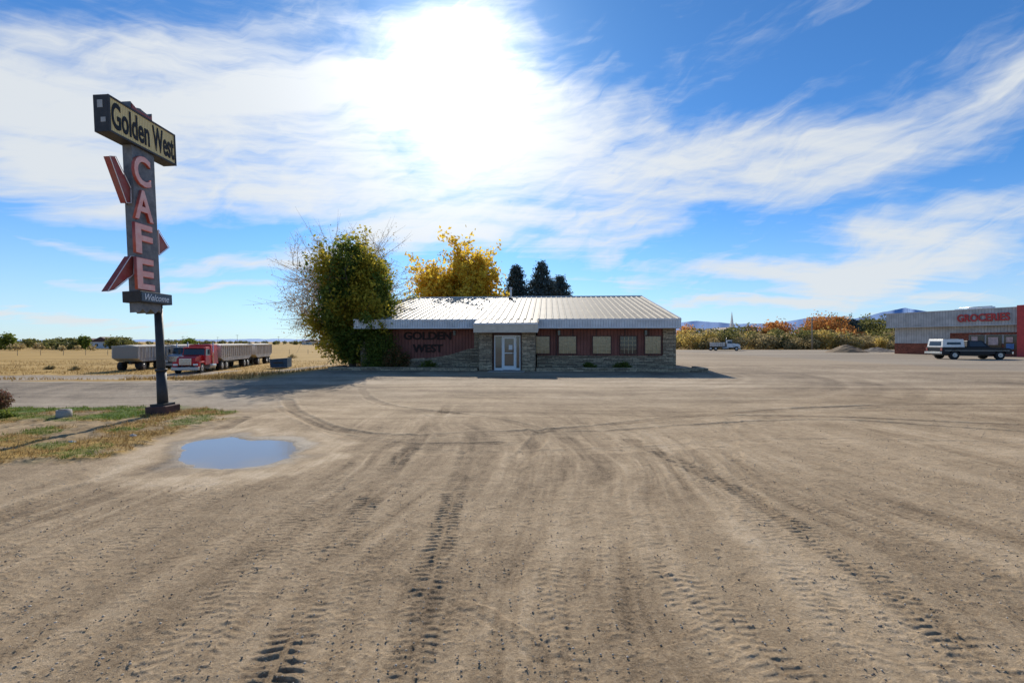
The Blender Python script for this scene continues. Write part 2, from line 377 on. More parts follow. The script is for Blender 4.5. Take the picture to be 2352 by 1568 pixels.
fld=sm(0,.8,gy-byi)*(1-sm(-12.5,-10.5,gx))
fld=np.maximum(fld,sm(92,97,gy))
A['field']=np.maximum(fld,0); vf=np.zeros(gx.shape); vf[near]=verge*(.25+.75*sm(.38,.62,fbm(nx*1.6,ny*1.6,3,77))); A['field']=np.maximum(A['field'],vf)
gr=.08+sm(10,22,gy+(fbm(gx*.3,gy*.3,3,61)-.5)*6)*.38
gr=np.maximum(gr,sm(10.5,12,gy)*(1-sm(-8,-5,gx+(gy-12)*.12))*.85)
gr=np.maximum(gr,sm(26,30,gx)*sm(14,20,gy)*.9)
A['grey']=gr
R,C=gx.shape
idx=np.arange(R*C).reshape(R,C)
Fq=np.stack([idx[:-1,:-1],idx[:-1,1:],idx[1:,1:],idx[1:,:-1]],-1).reshape(-1,4)
V=np.stack([gx,gy,gz],-1).reshape(-1,3)
b0=len(V)
V=np.concatenate([V,[(-120,-80,-.06),(120,-80,-.06),(120,16,-.06),(-120,16,-.06)]])
Fq=np.concatenate([Fq,[[b0,b0+1,b0+2,b0+3]]])
gm,nt2,b=newmat('ground_dirt')
ground=npmesh('ground',V,Fq,gm)
for k,a in A.items():
    at=ground.data.attributes.new(k,'FLOAT','POINT'); at.data.foreach_set('value',np.concatenate([a.ravel(),np.zeros(4)]).astype(np.float32))
ground.data.polygons.foreach_set('use_smooth',np.ones(len(Fq),bool))
nt=nt2; L=nt.links
def attr(k):
    n=node(nt,'ShaderNodeAttribute',attribute_name=k); return n.outputs['Fac']
def nz(scale,det=5,rough=.6,vec=None,st=None):
    n=node(nt,'ShaderNodeTexNoise'); n.inputs['Scale'].default_value=scale; n.inputs['Detail'].default_value=det; n.inputs['Roughness'].default_value=rough
    v=tcg.outputs['Object']
    if st:
        mp=node(nt,'ShaderNodeMapping'); L.new(v,mp.inputs[0]); mp.inputs['Scale'].default_value=st; v=mp.outputs[0]
    L.new(v,n.inputs['Vector']); return n.outputs['Fac']
tcg=node(nt,'ShaderNodeTexCoord')
def ramp(f,els):
    r=node(nt,'ShaderNodeValToRGB'); L.new(f,r.inputs[0]); e=r.color_ramp.elements
    while len(e)<len(els): e.new(.5)
    for x,(p,c) in zip(e,els): x.position=p; x.color=list(c)+[1]
    return r.outputs[0]
def mixc(f,a,b_,bt='MIX'):
    n=node(nt,'ShaderNodeMix',data_type='RGBA',blend_type=bt)
    for s,x in((0,f),(6,a),(7,b_)):
        if isinstance(x,(int,float)): n.inputs[s].default_value=x
        elif isinstance(x,tuple): n.inputs[s].default_value=list(x)+[1]
        else: L.new(x,n.inputs[s])
    return n.outputs[2]
fine=nz(45,6,.80); mid=nz(5,7,.7); grn=nz(170,3,.7)
tv=mth('ADD',mth('ADD',mth('MULTIPLY',attr('tone'),.34),.45),mth('MULTIPLY',mth('SUBTRACT',fine,.5),1.25))
tv=mth('ADD',tv,mth('MULTIPLY',mth('SUBTRACT',mid,.5),.60)); tv=mth('ADD',tv,mth('MULTIPLY',mth('SUBTRACT',grn,.5),.75))
dirt=ramp(tv,[(0.0,(.11,.072,.040)),(.35,(.325,.230,.132)),(.65,(.50,.366,.222)),(1.0,(.70,.55,.37))])
grey=ramp(tv,[(0.0,(.11,.09,.07)),(.4,(.30,.245,.182)),(1.0,(.55,.465,.355))])
c=mixc(attr('grey'),dirt,grey)
vor=node(nt,'ShaderNodeTexVoronoi'); vor.inputs['Scale'].default_value=62; L.new(tcg.outputs['Object'],vor.inputs['Vector'])
peb=mth('LESS_THAN',vor.outputs['Distance'],.20)
pcol=ramp(vor.outputs['Color'],[(0,(.12,.10,.08)),(.6,(.36,.30,.23)),(1,(.64,.57,.47))])
c=mixc(mth('MULTIPLY',peb,.45),c,pcol)
fstr=nz(.05,5,.6,st=(1,4,1)); ff=nz(9,6,.75)
fc=ramp(mth('ADD',mth('MULTIPLY',fstr,.7),mth('MULTIPLY',ff,.3)),[(.3,(.19,.115,.035)),(.5,(.42,.26,.07)),(.7,(.54,.35,.12))])
c=mixc(attr('field'),c,fc)
c=mixc(attr('green'),c,ramp(ff,[(.3,(.05,.09,.015)),(.7,(.16,.24,.04))]))
c=mixc(mth('MULTIPLY',attr('wet'),.75),c,mixc(1.0,c,(.45,.43,.40),'MULTIPLY'))
L.new(c,b.inputs['Base Color']); 
L.new(mth('SUBTRACT',.95,mth('MULTIPLY',attr('wet'),.45)),b.inputs['Roughness']); b.inputs['Specular IOR Level'].default_value=.2
bp=node(nt,'ShaderNodeBump'); bp.inputs['Strength'].default_value=.8; bp.inputs['Distance'].default_value=.014
L.new(mth('ADD',mth('ADD',fine,mth('MULTIPLY',grn,.4)),mth('MULTIPLY',peb,.15)),bp.inputs['Height']); L.new(bp.outputs[0],b.inputs['Normal'])
# puddle water
wm,wnt,wb=newmat('puddle_water'); wb.inputs['Base Color'].default_value=(.26,.23,.19,1); wb.inputs['Roughness'].default_value=.06; wb.inputs['IOR'].default_value=1.33; wb.inputs['Specular IOR Level'].default_value=.5
nn=wnt.nodes.new('ShaderNodeTexNoise'); nn.inputs['Scale'].default_value=6; bb=wnt.nodes.new('ShaderNodeBump'); bb.inputs['Strength'].default_value=.12; bb.inputs['Distance'].default_value=.01
wnt.links.new(nn.outputs[0],bb.inputs['Height']); wnt.links.new(bb.outputs[0],wb.inputs['Normal'])
cen=PW.mean(0); PW2=cen+(PW-cen)*1.18
mesh('puddle_water',[(p[0],p[1],-.017) for p in PW2],[tuple(range(len(PW2)))[::-1]],wm)
pz=bpy.data.objects['puddle_water']; fixn(pz)

def stones(name,n,dmin,dmax,mat):
    V=[];Fc=[]
    dd=np.exp(rng.uniform(math.log(dmin),math.log(dmax),n)); uu=rng.uniform(-1.25,1.25,n)
    base=np.array([(1,0,0),(0,1,0),(-1,0,0),(0,-1,0),(0,0,.8),(0,0,-.8)],float)
    fc=[(0,1,4),(1,2,4),(2,3,4),(3,0,4),(1,0,5),(2,1,5),(3,2,5),(0,3,5)]
    for i in range(n):
        s=random.choice([.003,.004,.005,.007,.009]); p=np.array([uu[i]*dd[i],dd[i],0.004])
        if p[0]<-2.5 and 5.5<p[1]<9: continue
        q=base*(.6+.8*rng.random((6,3)))*s; t=random.random()*6
        r=np.array([[math.cos(t),-math.sin(t),0],[math.sin(t),math.cos(t),0],[0,0,1]])
        b_=len(V); V+=list(q@r.T+p); Fc+=[tuple(b_+k for k in f_) for f_ in fc]
    return npmesh(name,V,Fc,mat,k=3)
stm=leafmat('stone_bits',(.16,.13,.10),(.56,.49,.40),(.34,.28,.21),trans=0)
stones('gravel',6000,1.9,12,stm)

def blades(name,pts,h,mat,wd=.006,lean=.5):
    pts=np.asarray(pts); n=len(pts)
    a=rng.uniform(0,6.28,n); hh=h*(.4+.9*rng.random(n)); lx=rng.normal(size=(n,2))*lean*hh[:,None]
    dx=np.stack([np.cos(a),np.sin(a),np.zeros(n)],1)*wd*(.7+.6*rng.random(n))[:,None]
    tip=pts+np.stack([lx[:,0],lx[:,1],hh],1)
    V=np.stack([pts-dx,pts+dx,tip],1).reshape(-1,3)
    return npmesh(name,V,np.arange(3*n).reshape(n,3),mat,k=3)
dry=leafmat('dry_grass',(.22,.13,.05),(.50,.34,.14),(.30,.20,.07),.3)
grn_m=leafmat('green_grass',(.05,.09,.012),(.20,.26,.04),(.11,.16,.025),.4)
def inverge(n):
    x=rng.uniform(-17,-5,n); y=rng.uniform(5.5,12.5,n)
    s=sdpoly(x,y,VW)+(fbm(x*2.2,y*2.2,4,41)-.5)*1.1
    k=s<.05; return x[k],y[k]
x,y=inverge(60000); 
gmask=((y>9.7)&(x<-8.4)&(fbm(x*1.3,y*2,3,46)>.3))|(fbm(x*1.5,y*1.5,4,47)>.64)
dn=fbm(x*1.6,y*1.6,3,77)>.45
k=gmask; pt=np.stack([x[k],y[k],np.full(k.sum(),.02)],1)[:22000]
blades('green_grass',pt,.055,grn_m)
k=(~gmask)&dn; pt=np.stack([x[k],y[k],np.full(k.sum(),.02)],1)[:20000]
blades('dry_grass',pt,.07,dry)

# ---------------------------------------------------------------- trees
bark=M('bark',(.13,.10,.075),.9,.3,6,.5,30)
bark_pale=M('bark_pale',(.55,.46,.34),.9,.25,6)
def tree(name,base,cen,rad,nl,ns,lper,lsize,lmat,spread=.3,tr=.2,bmat=bark,t0=.15,twigs=0,leaffrac=1.0,low=.2,split=None,seg=5):
    e=empty(name,base); S=[]; P=[]; base0=np.zeros(3); cen=np.array(cen,float); rad=np.array(rad,float)
    top=cen+np.array([0,0,rad[2]*.55]); N=8; tp=[base0]
    for i in range(1,N+1):
        t=i/N; tp.append(base0*(1-t)+top*t+rng.normal(size=3)*[.12,.12,0]*rad[0]*.12)
    for i in range(N): S.append((tp[i],tp[i+1],tr*(1-.85*i/N)*(1.25 if i==0 else 1),tr*(1-.85*(i+1)/N)))
    for j in range(nl):
        v=rng.normal(size=3); v/=np.linalg.norm(v); v*= (.45+.55*rng.random()**.5)
        if v[2]<-.75: v[2]*=.6
        tgt=cen+rad*v*(.75+.3*rng.random())
        tt=np.clip(((tgt[2]*.55)/top[2])*(.6+.5*rng.random()),t0,.95); k=tt*N; i=int(k); st=tp[i]*(1-(k-i))+tp[min(i+1,N)]*(k-i)
        mid=(st+tgt)/2+np.array([0,0,-.06])*np.linalg.norm(tgt-st)+rng.normal(size=3)*.08*rad
        pts=[st*(1-t)**2+2*mid*t*(1-t)+tgt*t*t for t in np.linspace(0,1,seg+1)]
        r=tr*.35*(.6+.5*rng.random())
        for a in range(seg): S.append((pts[a],pts[a+1],r*(1-a/seg)+.008,r*(1-(a+1)/seg)+.008))
        for s in range(ns):
            t=.35+.65*rng.random(); k=t*seg; i=min(int(k),seg-1); s0=pts[i]*(1-(k-i))+pts[i+1]*(k-i)
            s1=s0+rng.normal(size=3)*rad*.20+(s0-cen)*.12+np.array([0,0,.05*rad[2]])
            S.append((s0,s1,.018,.006))
            for tw in range(twigs):
                a=rng.random(); q0=s0*(1-a)+s1*a; q1=q0+(s1-s0)*.5*rng.random()+rng.normal(size=3)*rad*.07+[0,0,.03*rad[2]]; S.append((q0,q1,.009,.003))
            if rng.random()<leaffrac:
                n=rng.poisson(lper); tt2=rng.random(n)[:,None]**.7
                P.append(s0*(1-tt2)+s1*tt2+rng.normal(size=(n,3))*spread*(.4+.6*rng.random()))
    tubes('trunk_and_limbs',S,bmat,e,4)
    if P:
        P=np.concatenate(P); P=P[P[:,2]>low]
        if split:
            m=split(P); leaves('leaves',P[m],lsize,lmat[0],e); leaves('leaves_turning',P[~m],lsize,lmat[1],e)
        else: leaves('leaves',P,lsize,lmat,e)
    return e
lg=leafmat('leaf_green',(.07,.12,.018),(.26,.29,.05),(.14,.18,.03),.5)
ly=leafmat('leaf_olive_yellow',(.28,.25,.03),(.62,.47,.06),(.40,.34,.04),.55)
lgold=leafmat('leaf_gold',(.60,.38,.04),(.90,.68,.11),(.78,.54,.05),.6)
ltan=leafmat('leaf_tan',(.38,.30,.18),(.66,.55,.37),(.50,.41,.27),.4)
tree('deciduous_tree',(-10.3,29.6,-.1),(.35,0,4.45),(3.0,2.7,4.0),76,10,84,.10,(lg,ly),.33,.22,t0=.1,
     split=lambda P:(fbm(P[:,0]*.8+5,P[:,2]*.8+P[:,1]*.5,2,3)+.04*(P[:,0]>0.2)+rng.normal(size=len(P))*.05)>.49,low=.4)
tree('bare_tree',(-10.6,31.5,-.1),(-.3,0,5.1),(4.6,3,4.1),70,18,34,.045,ltan,.34,.2,bmat=bark_pale,twigs=6,leaffrac=.95,low=.8)
tree('golden_poplar',(-5.3,48,0),(0,0,6.9),(5.1,4.2,5.0),110,10,54,.18,lgold,.45,.3,low=1)
sprm=leafmat('spruce_needles',(.035,.060,.055),(.14,.165,.155),(.075,.10,.095),.12)
def spruce(name,loc,h,r,seed=0):
    e=empty(name,loc); S=[((0,0,0),(0,0,h),.2,.02)]; P=[]
    z=.4
    while z<h-.1:
        t=z/h; rr=r*min(1,(1-t)*1.9)**.8*(.75+.4*rng.random())+.06; n=15
        for i in range(n):
            a=rng.random()*6.283; l=rr*(.60+.55*rng.random()); d=np.array([math.cos(a),math.sin(a),0])
            p1=np.array([0,0,z])+d*l+np.array([0,0,-.10*l+.35*rng.random()])
            S.append(((0,0,z),p1,.03,.01))
            m=int(54*l/r+8); s=rng.random(m)[:,None]**.6
            P.append(np.array([0,0,z])*(1-s)+p1*s+rng.normal(size=(m,3))*[.20,.20,.11])
        z+=h*.021
    tubes('trunk_and_boughs',S,bark,e,4); leaves('needles',np.concatenate(P),.13,sprm,e,aspect=.4)
    return e
spruce('spruce_tree',(0.5,51,0),10.0,2.5); spruce('spruce_tree',(3.2,50,0),10.2,2.8); spruce('spruce_tree',(5.3,51.5,0),9.0,2.4)

# ---------------------------------------------------------------- cafe building
B=empty('cafe_building',(0.05,27.0,0),math.radians(-4.5))
white=M('white_metal',(.74,.74,.74),.45,.06,2)
def ribmetal(name,col,pitch,ax='x',rough=.35,metal=0.0,dark=.75):
    m,nt_,b_=newmat(name)
    t=node(nt_,'ShaderNodeTexCoord'); s=node(nt_,'ShaderNodeSeparateXYZ'); nt_.links.new(t.outputs['Object'],s.inputs[0])
    o=s.outputs['XYZ'.index(ax.upper())]
    a=node(nt_,'ShaderNodeMath',operation='MULTIPLY'); nt_.links.new(o,a.inputs[0]); a.inputs[1].default_value=1/pitch
    p=node(nt_,'ShaderNodeMath',operation='PINGPONG'); nt_.links.new(a.outputs[0],p.inputs[0]); p.inputs[1].default_value=.5
    l=node(nt_,'ShaderNodeMapRange'); nt_.links.new(p.outputs[0],l.inputs[0]); l.inputs[1].default_value=.02; l.inputs[2].default_value=.10
    n=node(nt_,'ShaderNodeTexNoise'); n.inputs['Scale'].default_value=1.2; n.inputs['Detail'].default_value=6; nt_.links.new(t.outputs['Object'],n.inputs['Vector'])
    r=node(nt_,'ShaderNodeValToRGB'); nt_.links.new(n.outputs[0],r.inputs[0]); r.color_ramp.elements[0].color=[c*.8 for c in col]+[1]; r.color_ramp.elements[1].color=[min(1,c*1.15) for c in col]+[1]
    r.color_ramp.elements[0].position=.35; r.color_ramp.elements[1].position=.65
    mx_=node(nt_,'ShaderNodeMix',data_type='RGBA'); nt_.links.new(l.outputs[0],mx_.inputs[0]); mx_.inputs[6].default_value=[c*dark*.6 for c in col]+[1]; nt_.links.new(r.outputs[0],mx_.inputs[7])
    nt_.links.new(mx_.outputs[2],b_.inputs['Base Color']); b_.inputs['Roughness'].default_value=rough; b_.inputs['Metallic'].default_value=metal
    bp_=node(nt_,'ShaderNodeBump'); bp_.inputs['Distance'].default_value=.02; bp_.inputs['Strength'].default_value=.7; nt_.links.new(l.outputs[0],bp_.inputs['Height']); nt_.links.new(bp_.outputs[0],b_.inputs['Normal'])
    return m
def stonemat(name,sx=.42,sy=.085,tint=(1,1,1)):
    m,nt_,b_=newmat(name)
    t=node(nt_,'ShaderNodeTexCoord'); s=node(nt_,'ShaderNodeSeparateXYZ'); nt_.links.new(t.outputs['Object'],s.inputs[0])
    a=node(nt_,'ShaderNodeMath',operation='ADD'); nt_.links.new(s.outputs[0],a.inputs[0]); nt_.links.new(s.outputs[1],a.inputs[1])
    c_=node(nt_,'ShaderNodeCombineXYZ'); nt_.links.new(a.outputs[0],c_.inputs[0]); nt_.links.new(s.outputs[2],c_.inputs[1])
    br=node(nt_,'ShaderNodeTexBrick'); nt_.links.new(c_.outputs[0],br.inputs['Vector']); br.inputs['Scale'].default_value=1
    br.inputs['Brick Width'].default_value=sx; br.inputs['Row Height'].default_value=sy; br.inputs['Mortar Size'].default_value=.008
    br.inputs['Color1'].default_value=(.64*tint[0],.52*tint[1],.37*tint[2],1); br.inputs['Color2'].default_value=(.27*tint[0],.21*tint[1],.15*tint[2],1); br.inputs['Mortar'].default_value=(.08,.065,.05,1)
    br.offset=.37; br.squash=1.4; br.squash_frequency=3
    n=node(nt_,'ShaderNodeTexNoise'); n.inputs['Scale'].default_value=9; n.inputs['Detail'].default_value=6; nt_.links.new(t.outputs['Object'],n.inputs['Vector'])
    r=node(nt_,'ShaderNodeValToRGB'); nt_.links.new(n.outputs[0],r.inputs[0]); r.color_ramp.elements[0].position=.3;r.color_ramp.elements[1].position=.7; r.color_ramp.elements[0].color=(.6,.57,.53,1); r.color_ramp.elements[1].color=(1.25,1.18,1.05,1)
    mx_=node(nt_,'ShaderNodeMix',data_type='RGBA',blend_type='MULTIPLY'); mx_.inputs[0].default_value=1; nt_.links.new(br.outputs['Color'],mx_.inputs[6]); nt_.links.new(r.outputs[0],mx_.inputs[7])
    nt_.links.new(mx_.outputs[2],b_.inputs['Base Color']); b_.inputs['Roughness'].default_value=.85
    bp_=node(nt_,'ShaderNodeBump'); bp_.inputs['Distance'].default_value=.04; bp_.invert=True; nt_.links.new(br.outputs['Fac'],bp_.inputs['Height']); nt_.links.new(bp_.outputs[0],b_.inputs['Normal'])
    return m
stone=stonemat('ledge_stone')
siding=ribmetal('maroon_siding',(.27,.098,.070),.20,'x',.8,0,.6)
fasc=ribmetal('fascia_metal',(.72,.71,.70),.15,'x',.5,0,1.0)
roofm=M('roof_metal',(.42,.355,.255),.6,.14,.8,0,30,spec=.3)
soff=M('soffit',(.58,.53,.46),.8)
wood=M('dark_wood',(.035,.016,.012),.8,.3,5)
SL=2.36/11.0
def roofsheet(name,u0,u1,va,za,vb,zb,mat,pitch=.40,rh=.05,rw=.06):
    prof=[]; u=u0
    while u<u1-pitch*.5:
        prof+=[(u,0),(u+pitch-rw*2,0),(u+pitch-rw*1.5,rh),(u+pitch-rw*.5,rh)]; u+=pitch
    prof+=[(u,0),(u1,0)] if u<u1-1e-3 else [(u1,0)]
    v=[];f=[]; n=len(prof)
    for (vv,zz_) in((va,za),(vb,zb)):
        for (a,h) in prof: v.append((a,vv,zz_+h))
    for i in range(n-1): f.append((i,i+1,n+i+1,n+i))
    return mesh(name,v,f,mat,B)
E0,E1=-9.62,9.62; ZE=2.985
roofsheet('roof_front',E0,E1,0,ZE,11,ZE+11*SL,roofm)
roofsheet('roof_back',E0,E1,22,ZE,11,ZE+11*SL,roofm)
roofsheet('roof_entry',-2.12,1.50,-1.3,ZE-1.3*SL,-.001,ZE-.001*SL,roofm)
box('ridge_cap',E0,E1,10.85,11.15,ZE+11*SL-.02,ZE+11*SL+.07,white,B)
for nm,u0,u1 in(('gable_trim_l',E0-.03,E0+.05),('gable_trim_r',E1-.05,E1+.03)):
    prism(nm,[(0,ZE-.2),(0,ZE+.06),(11,ZE+11*SL+.07),(22,ZE+.06),(22,ZE-.2),(11,ZE+11*SL-.2)],u0,u1,white,B,'x')
box('fascia_left',E0,-2.12,-.06,-.0,2.50,ZE-.01,fasc,B); box('fascia_right',1.50,E1,-.06,0,2.50,ZE-.01,fasc,B)
boxes('fascia_trim',[(E0-.02,-2.125,-.09,.0,ZE-.055,ZE+.03),(1.505,E1+.02,-.09,.0,ZE-.055,ZE+.03),(E0-.02,-2.125,-.08,.0,2.47,2.52),(1.505,E1+.02,-.08,.0,2.47,2.52),(-2.14,1.52,-1.40,-1.3,ZE-1.3*SL-.06,ZE-1.3*SL+.035)],white,B)
tanf=M('tan_fascia',(.62,.54,.42),.6)
box('fascia_entry',-2.12,1.50,-1.36,-1.30,2.20,ZE-1.3*SL-.05,tanf,B)
box('entry_side_l',-2.13,-2.07,-1.3,0,2.3,ZE-1.3*SL-.03,white,B); box('entry_side_r',1.45,1.51,-1.3,0,2.3,ZE-1.3*SL-.03,white,B)
box('soffit',E0+.02,E1-.02,0.0,1.0,2.46,2.50,soff,B); box('soffit_entry',-2.05,1.43,-1.3,1.0,2.22,2.26,soff,B)
box('wall_left_siding',-8.85,-2.35,1.0,1.2,.3,2.46,siding,B)
box('wall_right_siding',1.42,8.9,1.0,1.2,.3,2.46,siding,B)
boxes('stone_piers',[(-9.60,-8.80,.90,1.5,0,2.46),(8.85,9.60,.90,1.5,0,2.46),(-2.42,-1.95,.75,1.3,0,2.46)],stone,B)
W=[(-8.8,0),(-8.8,.62),(-7.2,.62),(-6.3,.64),(-5.4,.68),(-4.6,.76),(-3.9,.90),(-3.3,1.08),(-2.9,1.22),(-2.45,1.30),(-2.45,0)]
prism('wainscot_left',W,.90,1.0,stone,B)
box('wainscot_right',1.40,8.85,.90,1.0,0,.80,stone,B); box('sill_right',1.40,8.85,.86,.995,.80,.86,stone,B)
prism('gable_wall_r',[(1.2,0),(1.2,2.9),(11,5.2),(21,2.95),(21,0)],9.3,9.55,siding,B,'x')
prism('gable_wall_l',[(1.2,0),(1.2,2.9),(11,5.2),(21,2.95),(21,0)],-9.55,-9.3,siding,B,'x')
box('wall_back',-9.3,9.3,20.7,20.95,0,2.9,siding,B)
boxes('entry_piers',[(-1.93,-1.18,-.62,1.0,0,2.22),(.56,1.33,-.62,1.0,0,2.22)],stone,B)
trim=M('white_trim',(.82,.82,.80),.4,.05); brown=M('brown_trim',(.11,.05,.038),.7)
box('entry_header',-1.18,.56,-.30,-.1,2.06,2.22,brown,B)
boxes('entry_side_trim',[(-1.17,-1.06,-.30,-.1,0,2.06),(.47,.55,-.30,-.1,0,2.06)],brown,B)
fr=[(-1.06,-1.0,-.34,-.2,.03,2.06),(.41,.47,-.34,-.2,.03,2.06),(-1.0,.41,-.34,-.2,1.99,2.06),(-.62,-.55,-.34,-.2,.03,1.99),(.17,.23,-.34,-.2,.03,1.99),(-1.0,-.62,-.33,-.2,.03,.16),(.23,.41,-.33,-.2,.03,.16)]
fr+=[(-.55,-.46,-.36,-.24,.05,1.97),(.08,.17,-.36,-.24,.05,1.97),(-.46,.08,-.36,-.24,1.86,1.97),(-.46,.08,-.36,-.24,.05,.28),(-.46,.08,-.355,-.25,1.0,1.05)]
boxes('door_frames',fr,trim,B)
glass,_,gb=newmat('dark_glass'); gb.inputs['Base Color'].default_value=(.035,.035,.035,1); gb.inputs['Roughness'].default_value=.06; gb.inputs['Specular IOR Level'].default_value=.6
dg,_,gb=newmat('door_glass'); gb.inputs['Base Color'].default_value=(.16,.13,.10,1); gb.inputs['Roughness'].default_value=.08; gb.inputs['Specular IOR Level'].default_value=.8
box('door_glass',-1.0,.41,-.285,-.25,.05,2.0,dg,B)
box('door_notice',-.22,.0,-.30,-.288,1.22,1.50,M('paper',(.8,.8,.78),.9,.03),B)
box('door_handle',.02,.05,-.41,-.38,.95,1.25,glass,B); 
conc=M('concrete',(.38,.34,.29),.9,.2,3,.3)
box('entry_step',-1.3,.75,-1.7,-.3,-.05,.03,conc,B)
pane=M('window_pane_tan',(.36,.25,.12),.12,.4,3,spec=.8,stretch=(1,1,3)); mun=M('window_muntin',(.62,.46,.25),.6,.1)  # panes get a tan base colour with horizontally streaked noise
wins=[(1228,1262),(1284,1323),(1362,1403),(1425,1462),(1482,1518)]
def uu(px):
    c_,s_=math.cos(math.radians(-4.5)),math.sin(math.radians(-4.5)); dx=(px-CX)/F
    ox,oy=0.05-.9*s_,27+.9*c_
    return (dx*oy-ox)/(c_-dx*s_)
for i,(a,b2) in enumerate(wins):
    u0,u1=uu(a),uu(b2)
    box('window_glass_%d'%i,u0,u1,.93,.97,.98,2.0,glass if i==3 else pane,B)
    L_=[(u0-.05,u0,.90,.99,.93,2.05),(u1,u1+.05,.90,.99,.93,2.05),(u0,u1,.90,.99,2.0,2.05),(u0,u1,.90,.99,.93,.98)]
    boxes('window_frame_%d'%i,L_,brown,B)
    mm=[]; n=4
    for k in range(1,n): uu_=u0+(u1-u0)*k/n; mm.append((uu_-.012,uu_+.012,.915,.929,.98,2.0))
    for k in range(1,4): z_=.98+1.02*k/4; mm.append((u0,u1,.912,.928,z_-.012,z_+.012))
    boxes('window_muntins_%d'%i,mm,mun,B)
boxes('wall_battens',[(u-.035,u+.035,.96,.998,.86,2.46) for u in(2.55,3.55,4.95,6.65,8.05)],brown,B)
text('letters_golden','GOLDEN',wood,B,(-6.86,.99,1.80),(1,0,0),(0,0,1),3.0,.50,.06,.03)
text('letters_west','WEST',wood,B,(-6.30,.99,1.03),(1,0,0),(0,0,1),1.9,.50,.06,.03)
boxes('wall_lamps',[(u-.07,u+.07,.84,.99,2.08,2.36) for u in(2.72,7.85,-3.65)],glass,B)
cyl('roof_vent',(-.95,10.2,ZE+9.9*SL),(-.95,10.2,ZE+10*SL+.85),.08,.08,white,B); cyl('roof_vent_cap',(-.95,10.2,ZE+10*SL+.82),(-.95,10.2,ZE+10*SL+.95),.14,.10,white,B); box('vent_flashing',-1.05,-.75,9.3,9.9,ZE+9.5*SL,ZE+9.6*SL+.10,brown,B)
PL=empty('stone_planter',(0.05,27.0,0),math.radians(-4.5))
soil=M('soil',(.12,.085,.06),.95,.3,8,.6)
boxes('planter_walls',[(-10.9,-2.0,-.75,-.5,-.05,.20),(-10.9,-10.65,-.5,1.4,-.05,.20)],stone,PL); box('planter_soil',-10.65,-2.0,-.5,.9,-.05,.15,soil,PL)
PL2=empty('stone_planter',(0.05,27.0,0),math.radians(-4.5))
boxes('planter_walls',[(1.40,10.9,-.75,-.5,-.05,.22),(10.65,10.9,-.5,1.4,-.05,.22)],stone,PL2); box('planter_soil',1.40,10.65,-.5,.9,-.05,.15,soil,PL2)
def shrub(name,loc,rx,ry,rz,n,ls,mat,stems=14):
    e=empty(name,loc); S=[];P=[]
    for i in range(stems):
        v=rng.normal(size=3); v/=np.linalg.norm(v); v[2]=abs(v[2])*1.0; t=v*[rx,ry,rz]*2*.5+[0,0,.05]
        S.append(((0,0,0),t,.015,.005)); m=n//stems; s=rng.random(m)[:,None]**.4
        P.append(t*s+rng.normal(size=(m,3))*[rx*.16,ry*.16,rz*.13])
    P=np.concatenate(P); P[:,2]=np.abs(P[:,2])
    tubes('stems',S,bark,e); leaves('leaves',P,ls,mat,e); return e
def bw(u,v,z=0):
    c_,s_=math.cos(math.radians(-4.5)),math.sin(math.radians(-4.5)); return (.05+u*c_-v*s_,27+u*s_+v*c_,z)
lred=leafmat('leaf_red_green',(.09,.08,.03),(.32,.11,.05),(.14,.12,.04),.3)
shrub('climbing_shrub',bw(-8.1,.35,.1),1.1,.5,2.2,7000,.06,lg,50)
shrub('climbing_shrub',bw(-7.2,.3,.1),.9,.45,1.2,3200,.06,lred,28)
for (u,s) in((-5.15,.55),(4.45,.42),(6.35,.5)):
    shrub('low_shrub',bw(u,.1,.1),s,s*.7,s*.75,1600,.035,lg,16)

# ---------------------------------------------------------------- cafe sign
LEAN=.047; SX,SY=-8.20,10.8
def SP(px,py,off):
    z=5.0
    for _ in range(30):
        Xw=SX+off-z*LEAN; yw=Xw*F/(px-CX); z=H-(py-CY)/F*yw
    return (yw-SY,z)
SG=empty('cafe_sign',(SX,SY,0),rot=(0,-LEAN,0))
rustgrey=M('sign_grey',(.12,.13,.14),.6,.35,5,.2,20,col2=(.23,.225,.22)); rust=M('sign_rusty_red',(.55,.04,.028),.5,.4,3.5,.2,15,col2=(.32,.12,.09)); blackm=M('sign_black',(.035,.033,.032),.6,.4,6)
pinkm=M('letter_pink',(.95,.40,.33),.5,.12,5,col2=(.92,.55,.48)); redm=M('letter_red_edge',(.70,.08,.05),.5,.3,5,col2=(.50,.16,.12))
yel,nty,by_=newmat('sign_yellow_plastic')
t=node(nty,'ShaderNodeTexCoord'); s=node(nty,'ShaderNodeSeparateXYZ'); nty.links.new(t.outputs['Object'],s.inputs[0])
wv_=node(nty,'ShaderNodeMath',operation='PINGPONG'); a_=node(nty,'ShaderNodeMath',operation='MULTIPLY'); nty.links.new(s.outputs[1],a_.inputs[0]); a_.inputs[1].default_value=22; nty.links.new(a_.outputs[0],wv_.inputs[0]); wv_.inputs[1].default_value=.5
r=node(nty,'ShaderNodeValToRGB'); nty.links.new(wv_.outputs[0],r.inputs[0]); r.color_ramp.elements[0].color=(.44,.31,.12,1); r.color_ramp.elements[0].position=.02; r.color_ramp.elements[1].color=(.84,.67,.33,1); r.color_ramp.elements[1].position=.2
nty.links.new(r.outputs[0],by_.inputs['Base Color']); by_.inputs['Roughness'].default_value=.6; by_.inputs['Specular IOR Level'].default_value=.15
cyl('pole',(0,0,0),(0,0,2.6),.085,.085,blackm,SG); cyl('pole_sleeve',(0,0,0),(0,0,1.0),.115,.10,blackm,SG); cyl('pole_collar',(0,0,1.0),(0,0,1.06),.12,.12,blackm,SG)
darkrust=M('footing_rust',(.10,.045,.035),.8,.4,6)
